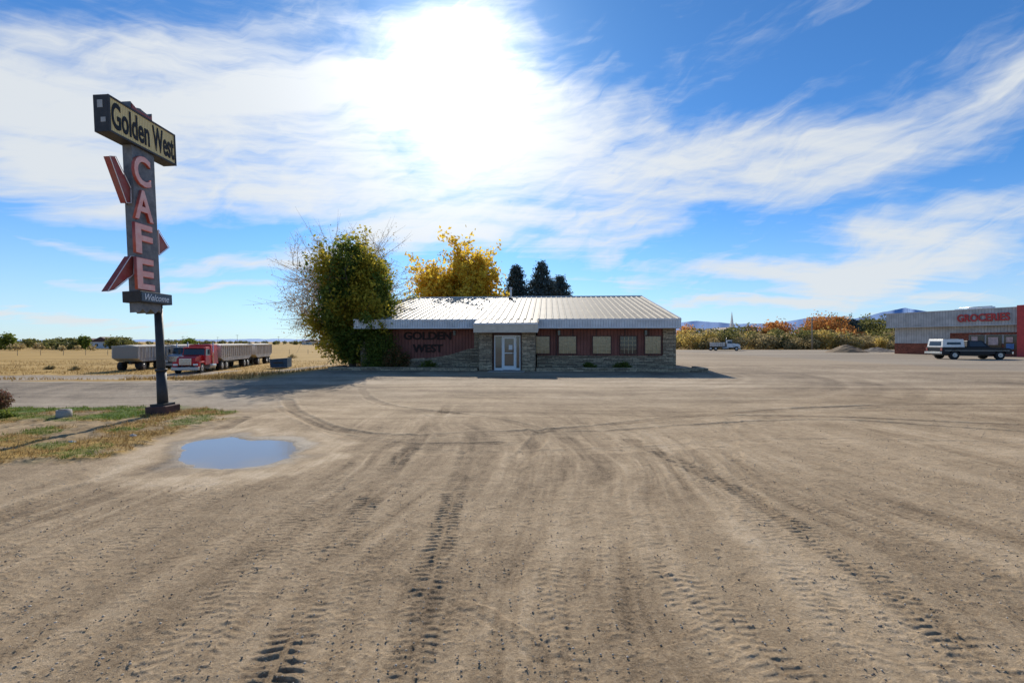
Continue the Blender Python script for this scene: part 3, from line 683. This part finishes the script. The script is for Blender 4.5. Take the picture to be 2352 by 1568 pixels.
box('pole_footing',-.24,.24,-.24,.24,-.1,.20,darkrust,SG,.02); box('footing_plate',-.17,.17,-.17,.17,.2,.25,blackm,SG)
def panelbox(l,r_,t_,b_,off):
    y0,z1=SP(l,t_[0],off); y1,z1b=SP(r_,t_[1],off); _,z0=SP(l,b_[0],off); _,z0b=SP(r_,b_[1],off)
    return y0,y1,(z0+z0b)/2,(z1+z1b)/2
y0,y1,z0,z1=panelbox(246,400,(222,305),(308,373),.15)
box('head_cabinet',-.15,.15,y0,y1,z0,z1,blackm,SG,.01)
box('head_panel',.15,.158,y0+.04,y1-.04,z0+.04,z1-.04,yel,SG); box('head_panel_back',-.158,-.15,y0+.04,y1-.04,z0+.04,z1-.04,yel,SG)
boxes('head_frame',[(.15,.175,y0,y1,z1-.04,z1),(.15,.175,y0,y1,z0,z0+.04),(.15,.175,y0,y0+.04,z0+.04,z1-.04),(.15,.175,y1-.04,y1,z0+.04,z1-.04)],blackm,SG)
boxes('head_end_patches',[(-.06,.05,y0-.006,y0-.002,z0+.5,z0+.66),(.0,.1,y0-.006,y0-.002,z0+.2,z0+.30)],M('grey_patch',(.40,.40,.38),.6),SG)
txk=M('text_black',(.015,.013,.012),.5,spec=.2)
Wd=y1-y0
text('head_text_golden','Golden',txk,SG,(.160,y0+.07,z0+.11),(0,1,0),(0,0,1),Wd*.53,(z1-z0)-.20,.008,.022)
text('head_text_west','West',txk,SG,(.160,y0+.07+Wd*.58,z0+.11),(0,1,0),(0,0,1),Wd*.35,(z1-z0)-.20,.008,.022)
HZ=(z0,z1)
ty0,tz1=SP(303,240,.10); ty1,_=SP(355,350,.10); by0,_=SP(312,660,.10); by1,_=SP(367,660,.10)
py0=(ty0+by0)/2; py1=(ty1+by1)/2
top=[(py0,2.6),(py0,HZ[1]+.02),(py0+.03,HZ[1]+.20),(py0+.18,HZ[1]+.13),(py0+.30,HZ[1]+.17),(py1-.1,HZ[1]+.13),(py1,HZ[1]+.22),(py1,2.6)]
prism('pylon',top,-.11,.10,rustgrey,SG,'x',.01)
prism('pylon_top_red',[(py0+.03,HZ[1]+.03),(py0+.05,HZ[1]+.15),(py0+.18,HZ[1]+.09),(py1-.1,HZ[1]+.09),(py1-.03,HZ[1]+.16),(py1-.03,HZ[1]+.03)],.10,.115,rust,SG,'x')
scal=[(py0,2.6),(py0,2.34),(py0+.1,2.42),(py0+.2,2.33),(py0+.33,2.43),(py0+.45,2.33),(py1-.08,2.42),(py1,2.36),(py1,2.6)]
prism('pylon_foot',scal,-.11,.10,rustgrey,SG,'x')
y0,y1,z0,z1=panelbox(322,395,(672,674),(697,698),.20)
box('welcome_cabinet',-.20,.20,y0,y1,z0,z1,blackm,SG,.01)
box('welcome_panel',.20,.206,y0+.03,y1-.03,z0+.025,z1-.025,M('welcome_blue',(.06,.09,.12),.4),SG)
text('welcome_text','Welcome',M('text_white',(.75,.78,.8),.5),SG,(.207,y0+.12,z0+.05),(0,1,0),(0,0,1),(y1-y0)-.24,(z1-z0)-.10,.006,.006,.35)
for ch,(l,r_,t_,b_) in zip('CAFE',[(308,345,347,420),(309,350,427,500),(311,350,507,579),(315,354,587,663)]):
    ya,za=SP((l+0),b_,.14); yb,_=SP(r_,b_,.14); _,zb=SP(l,t_,.14)
    wv2=yb-ya; hv=(zb-za)*.94
    text('letter_back_'+ch,ch,redm,SG,(.10,ya-.010,za-.010),(0,1,0),(0,0,1),wv2+.020,hv+.020,.055,.026)
    text('letter_face_'+ch,ch,pinkm,SG,(.156,ya,za),(0,1,0),(0,0,1),wv2,hv,.008,.018)
neon=M('neon_tube_pale',(.85,.75,.72),.3,.05)
def plate(nm,pts,off0=-.10,off1=.02):
    P=[SP(p[0],p[1],off1) for p in pts]
    prism(nm,P,off0,off1,rust,SG,'x',.006)
    S=[]
    for i in range(len(P)):
        a=P[i];b_=P[(i+1)%len(P)]; S.append(((off1+.02,a[0],a[1]),(off1+.02,b_[0],b_[1]),.008,.008))
    tubes(nm+'_neon_tube',S,neon,SG,6)
plate('arrow_tail_upper',[(250,358),(264,359),(299,432),(299,466),(289,466)])
plate('arrow_tail_lower',[(245,669),(263,664),(305,630),(307,588),(298,588)])
plate('arrow_head',[(362,527),(387,568),(364,586)])

x,y=hit(147,962); e=empty('concrete_stump',(x,y,.0)); cyl('stump',(0,0,0),(0,0,.20),.14,.13,conc,e,24); cyl('stump_top',(0,0,.20),(0,0,.215),.10,.09,M('stump_dark',(.15,.13,.11)),e,24)
x,y=hit(-12,950); shrub('red_shrub',(x,y,0),.32,.35,.48,2600,.022,leafmat('leaf_dark_red',(.12,.04,.04),(.34,.12,.08),(.15,.11,.05),.3),20)
x,y=hit(10,962); shrub('green_shrub',(x-.1,y,0),.25,.3,.15,1200,.02,lg,10)
lit=M('litter_paper',(.7,.68,.62),.9,.1)
for (px,py) in((165,1020),(305,1006)):
    x,y=hit(px,py); a=rng.random(4)*.03
    mesh('paper_litter',[(x-.05,y-.02,.03+a[0]),(x+.05,y-.03,.03),(x+.06,y+.03,.035+a[1]),(x-.03,y+.04,.03+a[2]),(x,y,.05+a[3])],[(0,1,4),(1,2,4),(2,3,4),(3,0,4)],lit)

# ---------------------------------------------------------------- vehicles
tyre=M('tyre',(.025,.024,.023),.9); rim=M('rim_steel',(.45,.45,.44),.35,.1,metal=.6); blk=M('black_trim',(.03,.03,.03),.5); chrome=M('chrome',(.6,.6,.6),.2,.05,metal=.9)
def wheel(par,x,y,r,w_,n=''):
    s=1 if y>0 else -1
    cyl('tyre'+n,(x,y-w_/2,r),(x,y+w_/2,r),r,r,tyre,par,24); cyl('rim'+n,(x,y+s*(w_/2-.01),r),(x,y+s*(w_/2+.015),r),r*.58,r*.5,rim,par,16); cyl('hub'+n,(x,y+s*(w_/2),r),(x,y+s*(w_/2+.05),r),r*.18,r*.15,rim,par,10)
def archprofile(x0,x1,zb,wheels,r,topl):
    pts=[(x0,zb)]
    for wx_ in sorted(wheels):
        for k in range(9):
            a=math.pi-math.pi*k/8; pts.append((wx_+r*math.cos(a),max(zb,zb+r*math.sin(a)*.95)))
    pts.append((x1,zb)); return pts+topl
paint=lambda n,c,r_=.35,sp=.35: M(n,c,r_,.08,2,spec=sp)
navy=paint('paint_navy',(.010,.012,.018),.4,.25); wpaint=paint('paint_white',(.80,.80,.77),.35)
def pickup(loc,rz):
    e=empty('pickup_truck',loc,rz)
    body=archprofile(-2.9,2.9,.48,[-1.85,1.95],.46,[(2.92,.75),(2.88,.95),(2.6,1.05),(1.15,1.12),(-.75,1.12),(-.78,1.10),(-2.9,1.10)])
    prism('body',body,-.96,.96,navy,e,'y',.03)
    frustum('cab',-.78,1.15,.90,1.12,-.62,.62,.74,1.72,navy,e)
    for s in(-1,1):
        mesh('side_window_%d'%s,[(-.55,s*.885,1.2),(.82,s*.885,1.2),(.52,s*.775,1.63),(-.5,s*.775,1.63)],[(0,1,2,3)],glass,e)
    mesh('windshield',[(1.13,-.8,1.18),(1.13,.8,1.18),(.70,.68,1.66),(.70,-.68,1.66)],[(0,1,2,3)],glass,e)
    frustum('camper_shell',-2.85,-.98,.92,1.12,-2.74,-1.02,.84,1.86,wpaint,e)
    for s in(-1,1): mesh('shell_window_%d'%s,[(-2.5,s*.912,1.36),(-1.3,s*.912,1.36),(-1.3,s*.88,1.58),(-2.45,s*.88,1.58)],[(0,1,2,3)],glass,e)
    mesh('shell_rear_window',[(-2.84,-.7,1.25),(-2.84,.7,1.25),(-2.775,.66,1.65),(-2.775,-.66,1.65)],[(0,1,2,3)],glass,e)
    boxes('bumpers',[(2.9,3.05,-.95,.95,.5,.72),(-3.08,-2.9,-.92,.92,.5,.7)],chrome,e,.02)
    boxes('grille',[(2.90,2.94,-.6,.6,.76,.95)],blk,e); boxes('lamps',[(2.86,2.95,.62,.88,.78,.95),(2.86,2.95,-.88,-.62,.78,.95)],wpaint,e)
    boxes('tail_lamps',[(-2.93,-2.9,.75,.94,.8,1.05),(-2.93,-2.9,-.94,-.75,.8,1.05)],rust,e); boxes('side_stripe',[(-2.7,2.7,-.968,-.961,.80,.83)],rim,e)
    boxes('roof_rack',[(-2.4,-2.35,-.8,.8,1.86,1.93),(-1.4,-1.35,-.8,.8,1.86,1.93)],blk,e)
    for i,x_ in enumerate((-1.85,1.95)):
        for s in(-1,1): wheel(e,x_,s*.83,.39,.26,'_%d_%d'%(i,s))
    box('chassis',-2.6,2.6,-.6,.6,.35,.6,blk,e)
    return e
x,y=hit(2223,824.5); pickup((x,y,0),math.radians(-6)).scale=(1.03,)*3
def semicab(e,col,sleeper=True):
    prism('hood',[(-.1,.75),(0,1.0),(-.1,1.42),(-.45,1.58),(-1.75,1.72),(-1.75,.75)],-.80,.80,col,e,'y',.06)
    boxes('fender',[(-1.35,-.3,-1.15,-.80,.95,1.12),(-1.35,-.3,.80,1.15,.95,1.12)],col,e,.06)
    boxes('fender_front',[(-.42,-.12,-1.15,-.80,.55,1.12),(-.42,-.12,.80,1.15,.55,1.12)],col,e,.05)
    box('grille',.0,.03,-.52,.52,.80,1.40,chrome,e,.01); boxes('grille_bars',[(.03,.045,-.48,.48,.84+.09*i,.88+.09*i) for i in range(6)],blk,e)
    boxes('headlamps',[(-.12,.0,.65,1.05,.76,.92),(-.12,.0,-1.05,-.65,.76,.92)],wpaint,e,.02); box('bumper',-.15,.12,-1.18,1.18,.32,.62,rim,e,.04)
    frustum('cab',-3.1,-1.6,1.1,.75,-3.1,-1.95,.98,2.45,col,e,.05)
    for s in(-1,1): mesh('side_window_%d'%s,[(-2.9,s*1.045,1.65),(-1.80,s*1.045,1.65),(-1.98,s*.998,2.25),(-2.9,s*.998,2.25)],[(0,1,2,3)],glass,e)
    mesh('windshield',[(-1.775,-.95,1.68),(-1.775,.95,1.68),(-1.90,.9,2.32),(-1.90,-.9,2.32)],[(0,1,2,3)],glass,e)
    box('visor',-1.95,-1.65,-.95,.95,2.33,2.39,col,e,.02)
    if sleeper: frustum('sleeper',-4.7,-3.1,1.12,.75,-4.6,-3.1,1.0,2.68,col,e,.06)
    boxes('chassis',[(-7.2,-.2,-.45,-.3,.6,.82),(-7.2,-.2,.3,.45,.6,.82)],blk,e)
    for s in(-1,1):
        cyl('stack_%d'%s,(-3.2,s*1.16,.8),(-3.2,s*1.16,2.9),.05,.05,chrome,e,12); cyl('fuel_tank_%d'%s,(-4.1,s*.85,.62),(-2.6,s*.85,.62),.30,.30,rim,e,20)
        box('mirror_%d'%s,-1.85,-1.75,s*1.3-.08,s*1.3+.08,1.75,2.2,blk,e)
        wheel(e,-.85,s*.98,.48,.28,'_f%d'%s)
        for k,xx in enumerate((-5.6,-6.8)): wheel(e,xx,s*.92,.48,.5,'_r%d_%d'%(k,s))
graintr=ribmetal('trailer_grey',(.60,.55,.48),.5,'x',.5,.0,.7); tarp=M('trailer_tarp',(.50,.46,.40),.8,.25)
def trailer(e,x0,x1,axles,z0=.95,z1=2.55):
    n=max(3,int((x1-x0)/.6))
    prism('trailer_body',[(x0,z1),(x1,z1),(x1,z0+.35),(x1-.9,z0),(x0+.9,z0),(x0,z0+.35)],-1.15,1.15,graintr,e,'y',.02)
    boxes('trailer_ribs',[(x0+.05+(x1-x0-.15)*k/n,x0+.12+(x1-x0-.15)*k/n,s*1.19-.04,s*1.19+.04,z0+.4,z1) for k in range(n+1) for s in(-1,1)],tarp,e)
    boxes('trailer_rail',[(x0,x1,s*1.2-.06,s*1.2+.06,z1-.05,z1+.06) for s in(-1,1)],tarp,e)
    prism('trailer_tarp',[(-1.15,z1),(-.6,z1+.14),(0,z1+.18),(.6,z1+.14),(1.15,z1)],x0+.05,x1-.05,tarp,e,'x')
    boxes('trailer_frame',[(x0,x1,-.5,-.35,.7,.95),(x0,x1,.35,.5,.7,.95)],blk,e)
    for k,xx in enumerate(axles):
        for s in(-1,1): wheel(e,xx,s*.9,.46,.5,'_t%d_%d'%(k,s))
redp=paint('paint_truck_red',(.55,.02,.02))
fx,fy=-31.3,44.0; rx,ry=-36.7,69.0
ang=math.atan2(fy-ry,fx-rx)
e=empty('semi_truck',(fx,fy,float(terr(fx,fy))),ang); semicab(e,redp); trailer(e,-14.8,-5.2,[-13.6,-12.4]); 
trailer(e,-23.3,-16.3,[-22.3,-21.2,-17.6]); box('drawbar',-16.4,-14.7,-.08,.08,.7,.82,blk,e); e.scale=(1.0,1.0,1.04)
tx,ty_=-40.6,48.2
for (dx,dy,l) in((0,0,6.5),(-1.6,8.0,6.0)):
    e=empty('grain_trailer',(tx+dx,ty_+dy,-1.4),ang); trailer(e,-l,0,[-l+1,-l+2.1,-1.2])
e=empty('farm_truck',(-38.6,52.5,-1.4),ang); semicab(e,paint('paint_grey',(.30,.29,.28)),sleeper=False)
x,y=hit(1700,805.5); e=empty('dump_truck',(x,y,0),math.radians(-25)); semicab(e,wpaint,sleeper=False)
prism('dump_body',[(-7.0,.95),(-7.1,1.9),(-3.4,1.9),(-3.4,.95)],-1.15,1.15,graintr,e,'y',.03); e.scale=(.72,.82,.80)
x,y=hit(645,845); e=empty('dumpster',(x,y,float(terr(x,y))),math.radians(10)); blue=M('dumpster_blue',(.03,.08,.14),.5,.3,3,spec=.3)
prism('bin',[(-.85,.1),(-.95,1.0),(.95,1.15),(.95,.1)],-.9,.9,blue,e,'y',.02); prism('lid',[(-1.0,1.0),(-1.0,1.05),(1.0,1.21),(1.0,1.15)],-.93,.93,blk,e,'y'); boxes('sleeves',[(-.5,.5,-1.0,-.9,.6,.75),(-.5,.5,.9,1.0,.6,.75)],blk,e)

# ---------------------------------------------------------------- grocery store
G=empty('grocery_store',(53.3,64,0),math.atan2(-.962,.274))
gm_=ribmetal('store_metal',(.46,.46,.45),.30,'x',.5,.0,.8); brk=stonemat('store_brick',.24,.08,(.80,.30,.26))
box('walls_brick',0,30,.0,25,-.1,1.45,brk,G); box('walls_metal',0.02,29.98,.02,24.9,1.45,3.7,gm_,G); box('canopy_fascia',-.4,30.4,-1.0,25.4,3.62,5.46,gm_,G)
boxes('fascia_cap',[(-.45,30.45,-1.05,25.45,5.46,5.56),(-.45,30.45,-1.05,-1.0,3.56,3.66)],M('cap_grey',(.5,.5,.5),.5),G)
gred=M('groceries_red',(.50,.05,.045),.6,.2)
text('sign_groceries','GROCERIES',gred,G,(7.87,-1.07,4.05),(1,0,0),(0,0,1),4.9,.92,.06,.03)
boxes('store_windows',[(8.5,9.9,-.03,.0,.75,2.45),(10.1,11.5,-.03,0,.75,2.45),(11.7,12.9,-.03,0,.75,2.45)],glass,G)
boxes('window_posters',[(8.7,9.3,-.06,-.035,1.5,2.3),(10.3,11.2,-.06,-.035,1.3,2.2),(11.9,12.5,-.06,-.035,1.6,2.2)],M('poster',(.6,.45,.42),.8,.4,3),G)
boxes('window_posters_blue',[(11.9,12.6,-.06,-.035,.85,1.45)],M('poster_blue',(.12,.25,.5),.8),G)
boxes('store_brick_fill',[(6.5,8.4,-.02,.0,1.45,2.6),(6.5,13.1,-.02,0,2.5,2.75)],brk,G)
box('store_column',13.4,14.2,-1.2,-.2,-.1,5.7,gred,G)
boxes('rooftop_units',[(4.4,5.2,4.4,5.4,5.5,5.95),(5.9,6.8,4.2,5.6,5.5,6.05),(7.3,8.1,4.4,5.4,5.5,6.1)],white,G)
cyl('rooftop_duct',(4.6,5,6.12),(8.0,5,6.12),.06,.06,rim,G)

# ---------------------------------------------------------------- backgrounds
def ridge(name,prof,dist,mat,base=-6):
    xs=[p[0] for p in prof]; ys=[p[1] for p in prof]; V=[];Fc=[]
    P=np.arange(xs[0],xs[-1],4.0); Y_=np.interp(P,xs,ys)+(fbm(P*.05,P*0,4,5)-.5)*3
    rows_=[(1.0,1.0),(.93,.55),(.86,.2),(.8,0)]
    for (df,hf) in rows_:
        d_=dist*df
        for p,yv in zip(P,Y_):
            ht=H+(CY-yv)/F*dist
            V.append(((p-CX)/F*d_,d_,base+(ht-base)*hf*(1 if hf in(0,1) else .7+.6*vnoise(np.array([p*.04]),np.array([hf*9]))[0])))
    n=len(P)
    for r_ in range(3):
        for i in range(n-1): Fc.append((r_*n+i,r_*n+i+1,(r_+1)*n+i+1,(r_+1)*n+i))
    o=npmesh(name,V,Fc,mat); o.data.polygons.foreach_set('use_smooth',np.ones(len(Fc),bool)); return o
mtn=M('mountain_haze',(.22,.36,.62),1.0,.10,.002)  # aerial haze painted into the base colour as blue, no volume
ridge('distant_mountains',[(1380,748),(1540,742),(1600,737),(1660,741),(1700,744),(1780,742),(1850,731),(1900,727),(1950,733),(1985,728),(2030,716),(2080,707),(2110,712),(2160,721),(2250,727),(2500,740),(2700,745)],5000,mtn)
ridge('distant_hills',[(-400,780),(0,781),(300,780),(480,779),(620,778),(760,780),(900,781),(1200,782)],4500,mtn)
def treeline(name,items,mat,ls,nper):
    P=[]
    for (x_,y_,h_,r_) in items:
        z_=float(terr(x_,y_)); n=int(nper*(h_*r_)/6)
        v=rng.normal(size=(n,3)); v/=np.linalg.norm(v,axis=1)[:,None]; v*=rng.random(n)[:,None]**.4
        k=1+.35*np.sin(v[:,0]*7+x_)*np.cos(v[:,2]*6)
        P.append(np.array([x_,y_,z_+h_*.48])+v*np.array([r_,r_,h_*.46])*k[:,None])
    P=np.concatenate(P); P[:,2]=np.maximum(P[:,2],terr(P[:,0],P[:,1])+.05)
    return leaves(name,P,ls,mat)
def rows(px0,px1,n,d0,d1,h0,h1,rf=.6):
    out=[]
    for i in range(n):
        d_=random.uniform(d0,d1); px=random.uniform(px0,px1); h_=random.uniform(h0,h1); out.append(((px-CX)/F*d_,d_,h_,h_*rf*random.uniform(.7,1.3)))
    return out
lbr=leafmat('brush_tan',(.26,.20,.09),(.60,.46,.22),(.41,.32,.15),.4); lor=leafmat('leaf_orange',(.40,.16,.05),(.72,.34,.10),(.54,.25,.07),.5)
lol=leafmat('leaf_dull_olive',(.11,.12,.04),(.34,.30,.10),(.20,.20,.06),.4); lyl=leafmat('leaf_straw_yellow',(.42,.30,.08),(.72,.54,.18),(.56,.42,.12),.5)
treeline('autumn_brush',rows(1545,2065,90,97,110,1.6,4.0)+rows(1560,2065,14,110,122,4,5.6,.45),lbr,.20,420)
treeline('autumn_brush_olive',rows(1545,2065,46,100,118,2.2,5.6,.5),lol,.22,360)
treeline('straw_yellow_brush',rows(1545,2065,30,98,116,2.2,5.0,.45),lyl,.20,360)
treeline('orange_trees',rows(1705,1800,8,118,132,5.8,7.8,.40)+rows(1560,1640,3,118,132,5.0,6.6,.42)+rows(1860,1920,4,114,126,7.6,9.6,.38)+rows(1800,1990,6,112,130,4.6,6.8,.42),lor,.26,380)
treeline('dark_trees',rows(1900,2060,12,125,150,7,10.2,.34)+rows(2150,2200,2,150,160,11,12,.4)+rows(2020,2060,3,130,140,8,9.5,.4)+rows(1590,1860,7,115,140,5.2,7,.4),lol,.3,360)
treeline('distant_pines',rows(1940,1985,3,125,135,7.8,9.5,.22)+rows(1870,1876,1,135,140,8,9,.2),sprm,.25,500)
treeline('distant_tree_line',rows(-60,170,38,170,240,2.8,5.0)+rows(230,290,8,180,200,4,5.6)+rows(380,480,14,240,300,2.8,4.4)+rows(480,760,34,380,600,2.5,4.6)+rows(150,420,26,340,520,2.5,5),lol,.5,150)
treeline('distant_tree_line_green',rows(8,22,2,170,180,6,7,.35)+rows(-80,-20,4,170,180,5,7,.5)+rows(188,204,2,170,180,4.5,6,.35)+rows(428,450,2,220,230,4,5.5,.6),lg,.4,300)
treeline('distant_tree_line_tan',rows(-80,420,44,140,260,1.4,2.8),lbr,.4,160)
for (px,py,s) in((115,848,.5),(172,850,.5),(672,822,.9),(560,815,1.0)):
    x,y=hit(px,py); shrub('sagebrush',(x,y,float(terr(x,y))),s*.9,s*.8,s*.75,1500,.05,lbr,14)
n=30000; yy=np.exp(rng.uniform(math.log(20),math.log(75),n)); xx=rng.uniform(-1.25,-.36,n)*yy
k=(yy>np.interp(xx,bx,by)+.4)&(xx<-12)&(fbm(xx*.25,yy*.25,3,91)>.40); xx=xx[k];yy=yy[k]
blades('field_grass',np.stack([xx,yy,terr(xx,yy)],1),.22,dry,.02,.35)
FN=empty('field_fence',(0,0,0)); S=[];pw=M('weathered_post',(.30,.25,.18),.9); prev=None
for i in range(24):
    x_=-118+i*4.2; y_=100+i*.9
    if x_>-24: break
    z_=float(terr(x_,y_)); S.append(((x_,y_,z_),(x_+rng.normal()*.05,y_,z_+1.15),.05,.045))
    if prev: 
        for hz_ in(.5,.9): S.append(((prev[0],prev[1],prev[2]+hz_),(x_,y_,z_+hz_),.008,.008))
    prev=(x_,y_,z_)
tubes('posts_and_wire',S,pw,FN)
def upole(px,top_y,d_,nm='utility_pole',r=.16):
    x_=(px-CX)/F*d_; z_=float(terr(x_,d_)); zt=H+(CY-top_y)/F*d_; e=empty(nm,(x_,d_,z_)); h_=zt-z_
    cyl('pole',(0,0,0),(0,0,h_),r,r*.7,pw,e,8); box('crossarm',-1.1,1.1,-.06,.06,h_-.7,h_-.55,pw,e)
upole(1865,728,96); 
for px,ty2,d_ in((545,768,330),(420,771,300),(640,772,380),(700,771,420),(500,773,420),(735,774,460),(1757,752,150),(1530,762,200)): upole(px,ty2,d_,r=.12)
x_=(1681-CX)/F*200; e=empty('church_steeple',(x_,200,0)); box('tower',-.7,.7,-.7,.7,0,9.4,white,e)
mesh('spire',[(-.5,-.5,9.4),(.5,-.5,9.4),(.5,.5,9.4),(-.5,.5,9.4),(0,0,15)],[(0,1,4),(1,2,4),(2,3,4),(3,0,4)],wpaint,e)
prism('roof',[(-5,5.4),(0,8.0),(5,5.4)],2,16,brown,e); box('nave',-4.6,4.6,2.2,15.8,0,5.4,white,e)
def house(px,d_,w_,nm='farm_house',c_=white):
    x_=(px-CX)/F*d_; z_=float(terr(x_,d_)); e=empty(nm,(x_,d_,z_)); box('walls',-w_,w_,-4,4,0,3,c_,e)
    prism('roof',[(-w_-.5,3),(0,5.2),(w_+.5,3)],-4.4,4.4,brown,e); boxes('windows',[(-w_*.6,-w_*.3,-4.03,-4,1,2),(w_*.2,w_*.5,-4.03,-4,1,2)],glass,e)
house(250,210,4.5); house(205,300,5); house(720,430,9,'farm_house',M('pale_wall',(.6,.58,.52))); house(748,400,6)
def pile(name,px,py,r_,h_,mat):
    x_,y_=hit(px,py); n=40; g=np.linspace(-1,1,n); a,b_=np.meshgrid(g,g); rr=np.sqrt(a*a+b_*b_)
    z_=np.clip(1-rr,0,1)**.9*h_*(.7+.6*fbm(a*2+x_,b_*2,3,3))+(fbm(a*7,b_*7,2,2)-.5)*.15*(rr<.95)-.05
    V=np.stack([x_+a*r_,y_+b_*r_*.8,z_],-1).reshape(-1,3); I=np.arange(n*n).reshape(n,n)
    npmesh(name,V,np.stack([I[:-1,:-1],I[:-1,1:],I[1:,1:],I[1:,:-1]],-1).reshape(-1,4),mat)
pm=M('pile_dirt',(.24,.17,.10),.95,.35,3,.6,8); pm2=M('pile_gravel',(.17,.145,.12),.95,.3,5,.6,8)
pile('dirt_pile',1945,809,3.2,1.25,pm); pile('gravel_pile',2015,808,3.0,.8,pm2)
